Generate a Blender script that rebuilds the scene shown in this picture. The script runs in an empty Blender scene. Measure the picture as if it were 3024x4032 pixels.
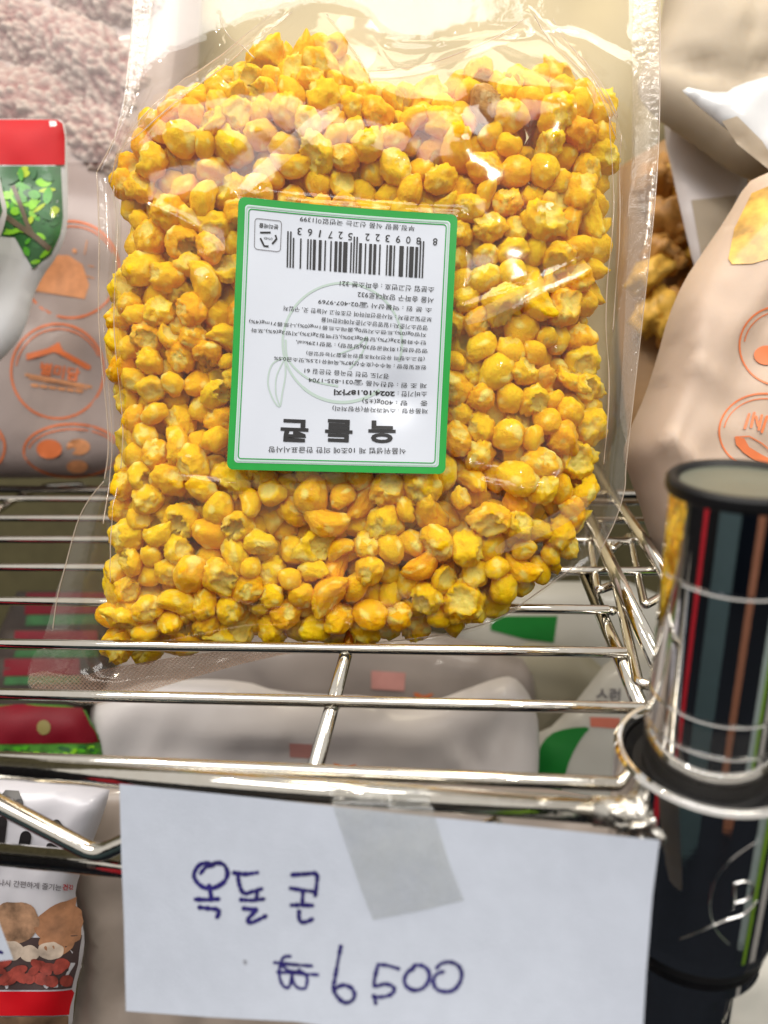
import bpy, bmesh, math, random
import numpy as np
from mathutils import Vector, Matrix, noise
from mathutils.geometry import delaunay_2d_cdt

# ------------------------------------------------------------------ camera, world, lamps
F, CX, CY = 2800.0, 1512.0, 2016.0            # focal length and centre in photograph pixels
PITCH, ROLL, YAW = math.radians(19.2), math.radians(2.2), math.radians(5.3)
fwd = Vector((-math.sin(YAW)*math.cos(PITCH), math.cos(YAW)*math.cos(PITCH), -math.sin(PITCH)))
right0 = fwd.cross(Vector((0, 0, 1))).normalized()
up0 = right0.cross(fwd)
right = (right0*math.cos(ROLL) - up0*math.sin(ROLL)).normalized()
up = right.cross(fwd).normalized()
R3 = Matrix((right, up, -fwd)).transposed()

sc = bpy.context.scene
C = sc.collection
cam_d = bpy.data.cameras.new('camera'); cam = bpy.data.objects.new('camera', cam_d); C.objects.link(cam)
cam.matrix_world = R3.to_4x4()
cam_d.sensor_fit = 'VERTICAL'; cam_d.sensor_height = 36.0; cam_d.lens = F/4032*36.0
cam_d.clip_start = 0.01; cam_d.clip_end = 50
cam_d.dof.use_dof = True; cam_d.dof.focus_distance = 0.214; cam_d.dof.aperture_fstop = 9.0
sc.camera = cam

w = bpy.data.worlds.new('World'); sc.world = w; w.use_nodes = True
bgn = w.node_tree.nodes['Background']
bgn.inputs[0].default_value = (1.0, 0.95, 0.88, 1); bgn.inputs[1].default_value = 0.78
sc.view_settings.view_transform = 'Standard'; sc.view_settings.look = 'None'
sc.view_settings.exposure = 0.06; sc.view_settings.gamma = 1.0

def lamp(name, loc, target, sx, sy, power, col):
    l = bpy.data.lights.new(name, 'AREA'); l.shape = 'RECTANGLE'; l.size = sx; l.size_y = sy
    l.energy = power; l.color = col
    o = bpy.data.objects.new(name, l); C.objects.link(o); o.location = loc
    o.rotation_euler = (Vector(target)-Vector(loc)).to_track_quat('-Z', 'Y').to_euler()
    return o
lamp('ceiling_lamp', (-0.25, -0.45, 1.15), (0, 0.2, -0.05), 1.1, 0.55, 14.0, (1.0, 0.98, .96))
lamp('ceiling_lamp', (0.45, -0.05, 0.9), (0, 0.2, -0.05), 0.25, 0.4, 5.5, (1.0, 0.95, 0.86))
lamp('added_spot', (0.35, -0.5, 0.7), (0.0, 0.2, 0.0), 0.04, 0.04, 1.3, (1.0, 0.93, 0.85))  # small source added for crisp glints on the film
lamp('added_spot', (0.1, 0.42, 0.75), (0.0, 0.3, 0.0), 0.30, 0.30, 2.6, (1.0, 0.86, 0.62))  # warm backlight added above the bag
lamp('added_spot', (-0.5, 0.1, 0.9), (0.0, 0.2, 0.0), 0.045, 0.045, 2.6, (1.0, 0.9, 0.75))  # second small source, added for film glints

cy = sc.cycles
cy.transparent_max_bounces = 40; cy.max_bounces = 10; cy.diffuse_bounces = 8; cy.glossy_bounces = 6
cy.transmission_bounces = 6; cy.caustics_reflective = False; cy.caustics_refractive = False
cy.sample_clamp_indirect = 6.0

random.seed(7); rng = np.random.default_rng(11)

# ------------------------------------------------------------------ pixel <-> world
def W(px, py, d, s=None):
    """point at depth d along the view axis; s: metres per pixel (default: true perspective)"""
    k = d/F if s is None else s
    return right*((px-CX)*k) + up*(-(py-CY)*k) + fwd*d
def ray(px, py):
    return right*((px-CX)/F) + up*(-(py-CY)/F) + fwd
def onz(px, py, z):
    r = ray(px, py); return r*(z/r.z)
def ony(px, py, y):
    r = ray(px, py); return r*(y/r.y)

# ------------------------------------------------------------------ object helpers
def tag(o, label=None, cat=None, group=None, kind=None):
    if label: o['label'] = label
    if cat: o['category'] = cat
    if group: o['group'] = group
    if kind: o['kind'] = kind
    return o
def empty(name, loc, label, cat, group=None):
    o = bpy.data.objects.new(name, None); C.objects.link(o); o.location = loc
    o.empty_display_size = 0.01
    return tag(o, label, cat, group)
def link(name, me, mat, parent=None, origin=None, smooth=True):
    if mat is not None and not me.materials: me.materials.append(mat)
    if smooth: me.shade_smooth()
    o = bpy.data.objects.new(name, me); C.objects.link(o)
    if parent is not None:
        o.parent = parent
        o.location = (0, 0, 0)
        me.transform(Matrix.Translation(-parent.location))
    elif origin is not None:
        me.transform(Matrix.Translation(-Vector(origin))); o.location = origin
    return o
def mesh(vs, fs, name='mesh'):
    me = bpy.data.meshes.new(name); me.from_pydata([tuple(v) for v in vs], [], fs); me.update(); return me

def tube_geo(path, r, seg=14, closed=False, vs=None, fs=None, cap=True):
    vs = [] if vs is None else vs; fs = [] if fs is None else fs
    P = [Vector(p) for p in path]; n = len(P)
    base0 = len(vs); prev = None
    for i, p in enumerate(P):
        a = P[(i-1) % n] if (closed or i > 0) else P[i]
        b = P[(i+1) % n] if (closed or i < n-1) else P[i]
        t = (b-a).normalized()
        if prev is None:
            u = t.orthogonal().normalized()
        else:
            u = (prev - t*prev.dot(t)).normalized()
        prev = u; v = t.cross(u)
        rr = r[i] if isinstance(r, (list, tuple)) else r
        for k in range(seg):
            an = 2*math.pi*k/seg
            vs.append(p + (u*math.cos(an)+v*math.sin(an))*rr)
    m = n if closed else n-1
    for i in range(m):
        j = (i+1) % n
        for k in range(seg):
            k2 = (k+1) % seg
            fs.append((base0+i*seg+k, base0+i*seg+k2, base0+j*seg+k2, base0+j*seg+k))
    if cap and not closed:
        fs.append(tuple(base0+k for k in range(seg))[::-1])
        fs.append(tuple(base0+(n-1)*seg+k for k in range(seg)))
    return vs, fs
def round_path(pts, rad, n=6):
    P = [Vector(p) for p in pts]; out = [P[0]]
    for i in range(1, len(P)-1):
        a, b, c = P[i-1], P[i], P[i+1]
        d1 = (a-b); d2 = (c-b); q = min(rad, d1.length*.45, d2.length*.45)
        s = b+d1.normalized()*q; e = b+d2.normalized()*q
        for k in range(n+1):
            t = k/n; out.append(s*(1-t)**2 + b*2*t*(1-t) + e*t*t)
    out.append(P[-1]); return out
def rod(name, pts, r, mat, parent, rad=0, seg=16, **kw):
    p = round_path(pts, rad) if rad else pts
    q = [Vector(p[0])]                       # rounded ends
    vs, fs = tube_geo(p, r, seg)
    return link(name, mesh(vs, fs, name), mat, parent, **kw)
def lathe(name, axis_pt, prof, mat, parent, seg=72):
    pp = [prof[0]]
    for a, b in zip(prof[:-1], prof[1:]):
        Ld = math.hypot(b[0]-a[0], b[1]-a[1]); e = min(.0001, Ld*.2)
        pp += [(a[0]+(b[0]-a[0])*e/Ld, a[1]+(b[1]-a[1])*e/Ld), (b[0]-(b[0]-a[0])*e/Ld, b[1]-(b[1]-a[1])*e/Ld), b]
    prof = pp
    vs = []; fs = []
    for (r, z) in prof:
        for k in range(seg):
            a = 2*math.pi*k/seg
            vs.append((axis_pt[0]+r*math.cos(a), axis_pt[1]+r*math.sin(a), z))
    for i in range(len(prof)-1):
        for k in range(seg):
            k2 = (k+1) % seg
            fs.append((i*seg+k2, i*seg+k, (i+1)*seg+k, (i+1)*seg+k2))
    return link(name, mesh(vs, fs, name), mat, parent)

# ------------------------------------------------------------------ materials
def nodes(name):
    m = bpy.data.materials.new(name); m.use_nodes = True
    nt = m.node_tree; return m, nt, nt.nodes['Principled BSDF'], nt.nodes['Material Output']
def N(nt, t, **kw):
    n = nt.nodes.new(t)
    for k, v in kw.items(): setattr(n, k, v)
    return n
def noise_tex(nt, scale, detail=4, rough=.55, coord='Object', vec=None):
    if vec is None:
        tc = N(nt, 'ShaderNodeTexCoord'); vec = tc.outputs[coord]
    n = N(nt, 'ShaderNodeTexNoise'); n.inputs['Scale'].default_value = scale
    n.inputs['Detail'].default_value = detail; n.inputs['Roughness'].default_value = rough
    nt.links.new(vec, n.inputs['Vector']); return n
def ramp(nt, fac, stops):
    r = N(nt, 'ShaderNodeValToRGB'); e = r.color_ramp.elements
    while len(e) < len(stops): e.new(.5)
    for i, (p, c) in enumerate(stops):
        e[i].position = p; e[i].color = (*c, 1)
    nt.links.new(fac, r.inputs[0]); return r
def bump(nt, h, strength, dist, bsdf, normal=None):
    b = N(nt, 'ShaderNodeBump'); b.inputs['Strength'].default_value = strength
    b.inputs['Distance'].default_value = dist; nt.links.new(h, b.inputs['Height'])
    if normal is not None: nt.links.new(normal, b.inputs['Normal'])
    nt.links.new(b.outputs[0], bsdf.inputs['Normal']); return b
def simple(name, col, rough=.5, metal=0, var=.12, scale=60, bmp=0, bscale=800, coat=0, sub=0, spec=.5):
    m, nt, p, out = nodes(name)
    n = noise_tex(nt, scale, 5)
    r = ramp(nt, n.outputs[0], [(.3, tuple(c*(1-var) for c in col)), (.7, tuple(min(1, c*(1+var)) for c in col))])
    nt.links.new(r.outputs[0], p.inputs['Base Color'])
    p.inputs['Roughness'].default_value = rough; p.inputs['Metallic'].default_value = metal
    p.inputs['Coat Weight'].default_value = coat; p.inputs['Coat Roughness'].default_value = .1
    p.inputs['Specular IOR Level'].default_value = spec
    if bmp:
        b = noise_tex(nt, bscale, 3); bump(nt, b.outputs[0], bmp, .0004, p)
    if sub:
        p.inputs['Subsurface Weight'].default_value = sub
        p.inputs['Subsurface Radius'].default_value = (.004, .003, .002)
    return m

def chrome_mat(name='chrome', base=.82, rough=.06, warm=0.0, streak=True):
    m, nt, p, out = nodes(name)
    p.inputs['Metallic'].default_value = 1
    n = noise_tex(nt, 240, 4)
    r = ramp(nt, n.outputs[0], [(.35, (base*.95, base*(.93-warm*.1), base*(.9-warm*.3))), (.65, (base, base*(.99-warm*.08), base*(.97-warm*.25)))])
    nt.links.new(r.outputs[0], p.inputs['Base Color'])
    n2 = noise_tex(nt, 900, 3)
    mr = N(nt, 'ShaderNodeMapRange'); mr.inputs[1].default_value = .3; mr.inputs[2].default_value = .8
    mr.inputs[3].default_value = rough*.6; mr.inputs[4].default_value = rough*2.2
    nt.links.new(n2.outputs[0], mr.inputs[0]); nt.links.new(mr.outputs[0], p.inputs['Roughness'])
    n3 = noise_tex(nt, 350, 2)
    bump(nt, n3.outputs[0], .12 if streak else .03, .0003, p)
    return m
CHROME = chrome_mat('chrome_wire', .66, .07, .3)
CHROME_POST = chrome_mat('chrome_post', .80, .03, 0, streak=False)
WELD = chrome_mat('weld_metal', .6, .25, .3)
BLACK = simple('black_plastic', (.006, .006, .007), .45, var=.3, scale=200, bmp=.15, spec=.22)
CAPTOP = simple('grey_plastic_disc', (.085, .095, .075), .3, var=.1, scale=120, bmp=.1)

def kernel_mat(name, dark=(1.0, .41, .0004), mid=(1.0, .555, .0008), light=(1.0, .665, .003), cream=(1.0, .82, .20), glow=.20):
    m, nt, p, out = nodes(name)
    oi = N(nt, 'ShaderNodeObjectInfo')
    tc = N(nt, 'ShaderNodeTexCoord')
    vm = N(nt, 'ShaderNodeVectorMath', operation='ADD')
    geo = N(nt, 'ShaderNodeNewGeometry')
    nt.links.new(geo.outputs['Position'], vm.inputs[0])
    vm.inputs[1].default_value = (3.1, 7.7, 1.3)
    n = noise_tex(nt, 330, 6, .68, vec=vm.outputs[0])
    big = noise_tex(nt, 62, 1, .5, vec=vm.outputs[0])
    a1 = N(nt, 'ShaderNodeMath', operation='MULTIPLY_ADD'); a1.inputs[1].default_value = .44; a1.inputs[2].default_value = -.20
    nt.links.new(oi.outputs['Random'], a1.inputs[0])
    a2 = N(nt, 'ShaderNodeMath', operation='ADD'); nt.links.new(n.outputs[0], a2.inputs[0]); nt.links.new(a1.outputs[0], a2.inputs[1])
    a2b = N(nt, 'ShaderNodeMath', operation='MULTIPLY_ADD'); a2b.inputs[1].default_value = .4; a2b.inputs[2].default_value = -.2
    nt.links.new(big.outputs[0], a2b.inputs[0])
    a2c = N(nt, 'ShaderNodeMath', operation='ADD'); nt.links.new(a2.outputs[0], a2c.inputs[0]); nt.links.new(a2b.outputs[0], a2c.inputs[1])
    r = ramp(nt, a2c.outputs[0], [(.18, dark), (.5, mid), (.85, light)])
    at = N(nt, 'ShaderNodeAttribute'); at.attribute_name = 'pale'
    n2 = noise_tex(nt, 420, 4, .6, vec=vm.outputs[0])
    a3 = N(nt, 'ShaderNodeMath', operation='MULTIPLY_ADD'); a3.inputs[1].default_value = .55
    nt.links.new(n2.outputs[0], a3.inputs[0]); nt.links.new(at.outputs['Fac'], a3.inputs[2])
    mr = N(nt, 'ShaderNodeMapRange'); mr.inputs[1].default_value = .52; mr.inputs[2].default_value = 1.1
    nt.links.new(a3.outputs[0], mr.inputs[0])
    mx = N(nt, 'ShaderNodeMixRGB'); nt.links.new(mr.outputs[0], mx.inputs[0])
    nt.links.new(r.outputs[0], mx.inputs[1]); mx.inputs[2].default_value = (*cream, 1)
    fl = noise_tex(nt, 95, 2, .5, vec=vm.outputs[0]); fm = N(nt, 'ShaderNodeMapRange'); fm.inputs[1].default_value = .755; fm.inputs[2].default_value = .80
    nt.links.new(fl.outputs[0], fm.inputs[0]); mx2 = N(nt, 'ShaderNodeMixRGB'); nt.links.new(fm.outputs[0], mx2.inputs[0])
    nt.links.new(mx.outputs[0], mx2.inputs[1]); mx2.inputs[2].default_value = (.16, .07, .02, 1)
    nt.links.new(mx2.outputs[0], p.inputs['Base Color'])
    p.inputs['Subsurface Weight'].default_value = .35
    p.inputs['Subsurface Radius'].default_value = (1, .55, .12)
    p.inputs['Subsurface Scale'].default_value = .0075
    p.inputs['Roughness'].default_value = .42
    p.inputs['Specular IOR Level'].default_value = .22
    n4 = noise_tex(nt, 1150, 5, .7, vec=vm.outputs[0])
    bump(nt, n4.outputs[0], .8, .0009, p)
    tl = N(nt, 'ShaderNodeBsdfTranslucent'); nt.links.new(mx2.outputs[0], tl.inputs[0])
    ms = N(nt, 'ShaderNodeMixShader'); ms.inputs[0].default_value = glow
    nt.links.new(p.outputs[0], ms.inputs[1]); nt.links.new(tl.outputs[0], ms.inputs[2]); nt.links.new(ms.outputs[0], out.inputs[0])
    return m
KM = kernel_mat('puffed_corn')
KM_BROWN = kernel_mat('burnt_corn', (.14, .05, .008), (.30, .12, .015), (.52, .27, .06), (.6, .45, .2), 0.05)
KM_BROWN.node_tree.nodes['Principled BSDF'].inputs['Subsurface Weight'].default_value = .1

def film_mat(name, veil=.05, rough=.05, tint=(1, 1, 1), gl=1.5, emboss=0, bmp=.25, bscale=260, veilcol=(.95, .88, .8)):
    m = bpy.data.materials.new(name); m.use_nodes = True; nt = m.node_tree; nt.nodes.clear()
    out = N(nt, 'ShaderNodeOutputMaterial')
    tr = N(nt, 'ShaderNodeBsdfTransparent'); tr.inputs[0].default_value = (*tint, 1)
    gb = N(nt, 'ShaderNodeBsdfAnisotropic'); gb.inputs['Roughness'].default_value = rough
    fr = N(nt, 'ShaderNodeLayerWeight'); fr.inputs['Blend'].default_value = .5
    pw = N(nt, 'ShaderNodeMath', operation='POWER'); pw.inputs[1].default_value = 4.5
    nt.links.new(fr.outputs['Facing'], pw.inputs[0])
    mu = N(nt, 'ShaderNodeMath', operation='MULTIPLY_ADD'); mu.use_clamp = True; mu.inputs[1].default_value = .5*gl; mu.inputs[2].default_value = .045*gl
    nt.links.new(pw.outputs[0], mu.inputs[0])
    mx = N(nt, 'ShaderNodeMixShader'); nt.links.new(mu.outputs[0], mx.inputs[0])
    nt.links.new(tr.outputs[0], mx.inputs[1]); nt.links.new(gb.outputs[0], mx.inputs[2])
    df = N(nt, 'ShaderNodeBsdfDiffuse'); df.inputs[0].default_value = (*veilcol, 1)
    tl = N(nt, 'ShaderNodeBsdfTranslucent'); tl.inputs[0].default_value = (*veilcol, 1)
    m2 = N(nt, 'ShaderNodeMixShader'); m2.inputs[0].default_value = .5
    nt.links.new(df.outputs[0], m2.inputs[1]); nt.links.new(tl.outputs[0], m2.inputs[2])
    m3 = N(nt, 'ShaderNodeMixShader'); m3.inputs[0].default_value = veil
    nt.links.new(mx.outputs[0], m3.inputs[1]); nt.links.new(m2.outputs[0], m3.inputs[2])
    nt.links.new(m3.outputs[0], out.inputs[0])
    tc = N(nt, 'ShaderNodeTexCoord')
    n = noise_tex(nt, bscale, 3, .5, vec=tc.outputs['Object'])
    b = N(nt, 'ShaderNodeBump'); b.inputs['Strength'].default_value = bmp; b.inputs['Distance'].default_value = .0006
    nt.links.new(n.outputs[0], b.inputs['Height'])
    last = b
    if emboss:
        uv = N(nt, 'ShaderNodeUVMap')
        vo = N(nt, 'ShaderNodeTexChecker'); vo.inputs['Scale'].default_value = emboss
        nt.links.new(uv.outputs[0], vo.inputs['Vector'])
        b2 = N(nt, 'ShaderNodeBump'); b2.inputs['Strength'].default_value = .6; b2.inputs['Distance'].default_value = .0002
        nt.links.new(vo.outputs['Fac'], b2.inputs['Height']); nt.links.new(b.outputs[0], b2.inputs['Normal']); last = b2
        big = noise_tex(nt, 55, 2, .5, vec=tc.outputs['Object'])
        q1 = N(nt, 'ShaderNodeMath', operation='MULTIPLY'); nt.links.new(vo.outputs['Fac'], q1.inputs[0]); nt.links.new(big.outputs[0], q1.inputs[1])
        q2 = N(nt, 'ShaderNodeMapRange'); q2.inputs[1].default_value = 0; q2.inputs[2].default_value = .65; q2.inputs[3].default_value = veil*.55; q2.inputs[4].default_value = veil*1.7
        nt.links.new(q1.outputs[0], q2.inputs[0]); nt.links.new(q2.outputs[0], m3.inputs[0])
    nt.links.new(last.outputs[0], gb.inputs['Normal']); nt.links.new(last.outputs[0], fr.inputs['Normal'])
    return m
FILM = film_mat('clear_film', .018, .085, (.99, .985, .97), .75, bmp=.10, bscale=90)
FILM_BACK = film_mat('clear_film_back', .05, .08, (.99, .97, .94), 1.2)
SEAL = film_mat('embossed_seal', .28, .20, (.95, .88, .82), 3.2, emboss=1.0, bmp=1.0, bscale=900, veilcol=(.85, .56, .42))  # coppery veil puts reflected warm light into the seal's colour
SEAL_R = film_mat('side_seal_film', .11, .16, (.97, .94, .9), 2.4, emboss=1.0, bmp=1.0, bscale=500, veilcol=(.92, .8, .68))
SLEEVE = film_mat('clear_sleeve', .02, .03, (1, 1, 1), 1.3, bmp=.05)
def vary_veil(m, scale, lo, hi):
    nt = m.node_tree; n = noise_tex(nt, scale, 6, .7); mr = N(nt, 'ShaderNodeMapRange'); mr.inputs[1].default_value = .35; mr.inputs[2].default_value = .65
    mr.inputs[3].default_value = lo; mr.inputs[4].default_value = hi; nt.links.new(n.outputs[0], mr.inputs[0])
    out = [x for x in nt.nodes if x.type == 'OUTPUT_MATERIAL'][0]; nt.links.new(mr.outputs[0], out.inputs[0].links[0].from_node.inputs[0]); return m
TAPE = film_mat('matte_tape', .34, .25, (.93, .93, .92), 1.6, bmp=1.0, bscale=140, veilcol=(.66, .68, .66)); vary_veil(TAPE, 100, .0, .30)

# ------------------------------------------------------------------ 2-D helpers in photograph pixels
def seg_dist(X, Y, poly, closed=True):
    P = np.array(poly, float); n = len(P); best = np.full(X.shape, 1e9)
    for i in range(n if closed else n-1):
        a = P[i]; b = P[(i+1) % n]; d = b-a; L = (d**2).sum()+1e-9
        t = np.clip(((X-a[0])*d[0]+(Y-a[1])*d[1])/L, 0, 1)
        best = np.minimum(best, (X-a[0]-t*d[0])**2+(Y-a[1]-t*d[1])**2)
    return np.sqrt(best)
def inside(X, Y, poly):
    P = np.array(poly, float); n = len(P); c = np.zeros(X.shape, bool)
    j = n-1
    for i in range(n):
        xi, yi = P[i]; xj, yj = P[j]
        if yi != yj:
            c ^= ((yi > Y) != (yj > Y)) & (X < (xj-xi)*(Y-yi)/(yj-yi)+xi)
        j = i
    return c
def smooth_poly(poly, it=2):
    P = [tuple(p) for p in poly]
    for _ in range(it):
        Q = []
        for i in range(len(P)):
            a = P[i]; b = P[(i+1) % len(P)]
            Q.append((a[0]*.75+b[0]*.25, a[1]*.75+b[1]*.25)); Q.append((a[0]*.25+b[0]*.75, a[1]*.25+b[1]*.75))
        P = Q
    return P
def densify(poly, step):
    out = []
    for i in range(len(poly)):
        a = np.array(poly[i], float); b = np.array(poly[(i+1) % len(poly)], float)
        n = max(1, int(np.linalg.norm(b-a)/step))
        for k in range(n): out.append(tuple(a+(b-a)*k/n))
    return out
def tri(poly, step):
    P = densify(poly, step); A = np.array(P)
    xs = np.arange(A[:, 0].min(), A[:, 0].max(), step); ys = np.arange(A[:, 1].min(), A[:, 1].max(), step)
    pts = list(P)
    if len(xs) and len(ys):
        X, Y = np.meshgrid(xs, ys); X = X+((np.arange(len(ys)) % 2)*.5*step)[:, None]
        X = X.ravel(); Y = Y.ravel()
        ok = inside(X, Y, P); X = X[ok]; Y = Y[ok]
        ok = seg_dist(X, Y, P) > step*.45
        pts += list(zip(X[ok], Y[ok]))
    v2 = [Vector((p[0], -p[1])) for p in pts]
    res = delaunay_2d_cdt(v2, [], [list(range(len(P)))][:1], 1, 1e-4)
    V = np.array([(v.x, -v.y) for v in res[0]]); Fc = [tuple(f) for f in res[2]]
    out = []
    for f in Fc:
        a, b, c = V[f[0]], V[f[1]], V[f[2]]
        s = (b[0]-a[0])*-(c[1]-a[1]) + (b[1]-a[1])*(c[0]-a[0])
        out.append(f if s > 0 else f[::-1])
    return V, out
def nz(x, y, s, seed=0):
    return noise.noise(Vector((x*s, y*s, seed*7.31)))

class Surf:
    """a surface over photograph pixels: centre plane at depth d, height h(x, y) towards the camera"""
    def __init__(s, d, h, k=None, true=False): s.d = d; s.h = h; s.k = k; s.true = true
    def at(s, x, y, off=0):
        if s.true: return W(x, y, s.d-s.h(x, y)-off)
        k = (s.d/F) if s.k is None else s.k
        if s.k is None:                     # where the line of sight through (x, y) meets the bulging surface
            x0, y0 = x, y
            for _ in range(3):
                f = (s.d-s.h(x, y))/s.d; x, y = CX+(x0-CX)*f, CY+(y0-CY)*f
        hh = s.h(x, y)+off
        return right*((x-CX)*k) - up*((y-CY)*k) + fwd*(s.d-hh)
    def sheet(s, name, poly, mat, parent, off=0, step=40, kind=None, uv=False, thick=0):
        V, Fc = tri(poly, step)
        vs = [s.at(x, y, off) for x, y in V]
        me = mesh(vs, Fc, name)
        if uv:
            l = me.uv_layers.new(name='UVMap')
            for lp in me.loops: l.data[lp.index].uv = (V[lp.vertex_index][0]/9, V[lp.vertex_index][1]/9)
        o = link(name, me, mat, parent)
        return o

def pouch(name, poly, d, t, mat, label, cat, R=260, wr=.0012, ws=.004, seed=0, step=45, smooth=1, part='pouch_body', group=None, folds=()):
    """closed pillow pouch whose outline is poly; returns (thing, front surface)"""
    P = smooth_poly(poly, smooth) if smooth else poly
    V, Fc = tri(P, step)
    D = seg_dist(V[:, 0], V[:, 1], P)
    A = np.array(P)
    fl = [(np.array(f[0]), f[1], f[2]) for f in folds]
    gx_ = np.arange(A[:, 0].min()-20, A[:, 0].max()+40, 20.); gy_ = np.arange(A[:, 1].min()-20, A[:, 1].max()+40, 20.)
    GX_, GY_ = np.meshgrid(gx_, gy_); DG = np.where(inside(GX_, GY_, P), 1, 0)*seg_dist(GX_, GY_, P)
    def prof(x, y, dd=None):
        if dd is None:
            u = min(max((x-gx_[0])/20, 0), len(gx_)-1.001); v = min(max((y-gy_[0])/20, 0), len(gy_)-1.001); j, i = int(u), int(v); a, b = u-j, v-i
            dd = DG[i, j]*(1-a)*(1-b)+DG[i, j+1]*a*(1-b)+DG[i+1, j]*(1-a)*b+DG[i+1, j+1]*a*b
        q = min(dd/R, 1)
        return math.sqrt(max(0, 1-(1-q)**2)), q
    def h(x, y, dd=None):
        e, q = prof(x, y, dd)
        v = t*e + wr*q*(nz(x, y, ws, seed)*1.6+nz(x, y, ws*2.7, seed+3)*.7 - abs(nz(x+y*.4, y*.3, ws*1.7, seed+9))*1.2)
        for f, amp, wd in fl:
            fd = float(seg_dist(np.array([x]), np.array([y]), f, False)[0]); v += amp*math.exp(-fd/wd)*min(1, q*3)
        return v
    front = [h(V[i, 0], V[i, 1], D[i]) for i in range(len(V))]
    base = W(float(A[:, 0].mean()), float(A[:, 1].max()), d)
    root = empty(name, base, label, cat, group)
    S = Surf(d, h)
    k = d/F
    vs = [right*((x-CX)*k)-up*((y-CY)*k)+fwd*(d-front[i]-.0001) for i, (x, y) in enumerate(V)]
    n = len(vs)
    vs += [right*((x-CX)*k)-up*((y-CY)*k)+fwd*(d+.0001+t*.7*math.sqrt(max(0, 1-(1-min(D[i]/R, 1))**2))) for i, (x, y) in enumerate(V)]
    fs = list(Fc)+[tuple(a+n for a in f[::-1]) for f in Fc]
    from collections import Counter
    cnt = Counter()
    for f in Fc:
        for a, b in ((f[0], f[1]), (f[1], f[2]), (f[2], f[0])): cnt[(a, b)] += 1
    for (a, b) in list(cnt):
        if (b, a) not in cnt: fs.append((b, a, a+n, b+n))
    link(part, mesh(vs, fs, part), mat, root)
    return root, S

def ribbon(pts, wd, taper=False):
    """flat stroke (pixel coordinates) -> polygon list of quads as verts/faces in pixels"""
    P = [np.array(p, float) for p in pts]; L = []; Rr = []
    n = len(P)
    for i in range(n):
        a = P[max(0, i-1)]; b = P[min(n-1, i+1)]; t = b-a; t /= (np.linalg.norm(t)+1e-9)
        nn = np.array([t[1], -t[0]])
        wv = (wd[i] if isinstance(wd, (list, tuple)) else wd)/2
        L.append(P[i]+nn*wv); Rr.append(P[i]-nn*wv)
    return L, Rr
def catmull(pts, n=8, closed=False):
    P = [np.array(p, float) for p in pts]; out = []
    m = len(P)
    for i in range(m if closed else m-1):
        if closed: p0, p1, p2, p3 = P[i-1], P[i], P[(i+1) % m], P[(i+2) % m]
        else: p0 = P[max(0, i-1)]; p1 = P[i]; p2 = P[i+1]; p3 = P[min(m-1, i+2)]
        for k in range(n):
            t = k/n
            out.append(.5*((2*p1)+(-p0+p2)*t+(2*p0-5*p1+4*p2-p3)*t*t+(-p0+3*p1-3*p2+p3)*t**3))
    out.append(P[0] if closed else P[-1]); return out
def strokes(name, S, lines, mat, parent, off, wd, disc=True, **kw):
    """many strokes on one surface joined as one printed mark"""
    vs = []; fs = []
    for li, ln in enumerate(lines):
        pts = ln[0]; wdi = ln[1] if len(ln) > 1 else wd
        L, Rr = ribbon(pts, wdi)
        b = len(vs); o2 = off+li*2e-6
        for l, r_ in zip(L, Rr): vs.append(S.at(l[0], l[1], o2)); vs.append(S.at(r_[0], r_[1], o2))
        for i in range(len(L)-1): fs.append((b+2*i, b+2*i+1, b+2*i+3, b+2*i+2))
        if disc:
            for q, wq in ((pts[0], wdi[0] if isinstance(wdi, (list, tuple)) else wdi), (pts[-1], wdi[-1] if isinstance(wdi, (list, tuple)) else wdi)):
                c = len(vs); o3 = o2+1e-6
                for k in range(12):
                    an = 2*math.pi*k/12; vs.append(S.at(q[0]+math.cos(an)*wq/2, q[1]-math.sin(an)*wq/2, o3))
                fs.append(tuple(range(c, c+12)))
    return link(name, mesh(vs, fs, name), mat, parent, **kw)
def circ(cx, cy, rx, ry=None, n=48, a0=0, a1=2*math.pi):
    ry = rx if ry is None else ry
    return [(cx+math.cos(a0+(a1-a0)*k/n)*rx, cy+math.sin(a0+(a1-a0)*k/n)*ry) for k in range(n+(1 if a1-a0 < 6.28 else 0))]
_tc = {}
def text_geo(txt, bold=0):
    key = (txt, bold)
    if key in _tc: return _tc[key]
    cu = bpy.data.curves.new('lettering', 'FONT'); cu.body = txt; cu.size = 1; cu.offset = bold; cu.resolution_u = 3
    o = bpy.data.objects.new('lettering', cu); C.objects.link(o)
    dg = bpy.context.evaluated_depsgraph_get(); me = bpy.data.meshes.new_from_object(o.evaluated_get(dg))
    V = np.array([v.co[:2] for v in me.vertices]) if len(me.vertices) else np.zeros((0, 2))
    Fc = [tuple(p.vertices) for p in me.polygons]
    bpy.data.objects.remove(o); bpy.data.curves.remove(cu); bpy.data.meshes.remove(me)
    _tc[key] = (V, Fc); return V, Fc
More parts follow.
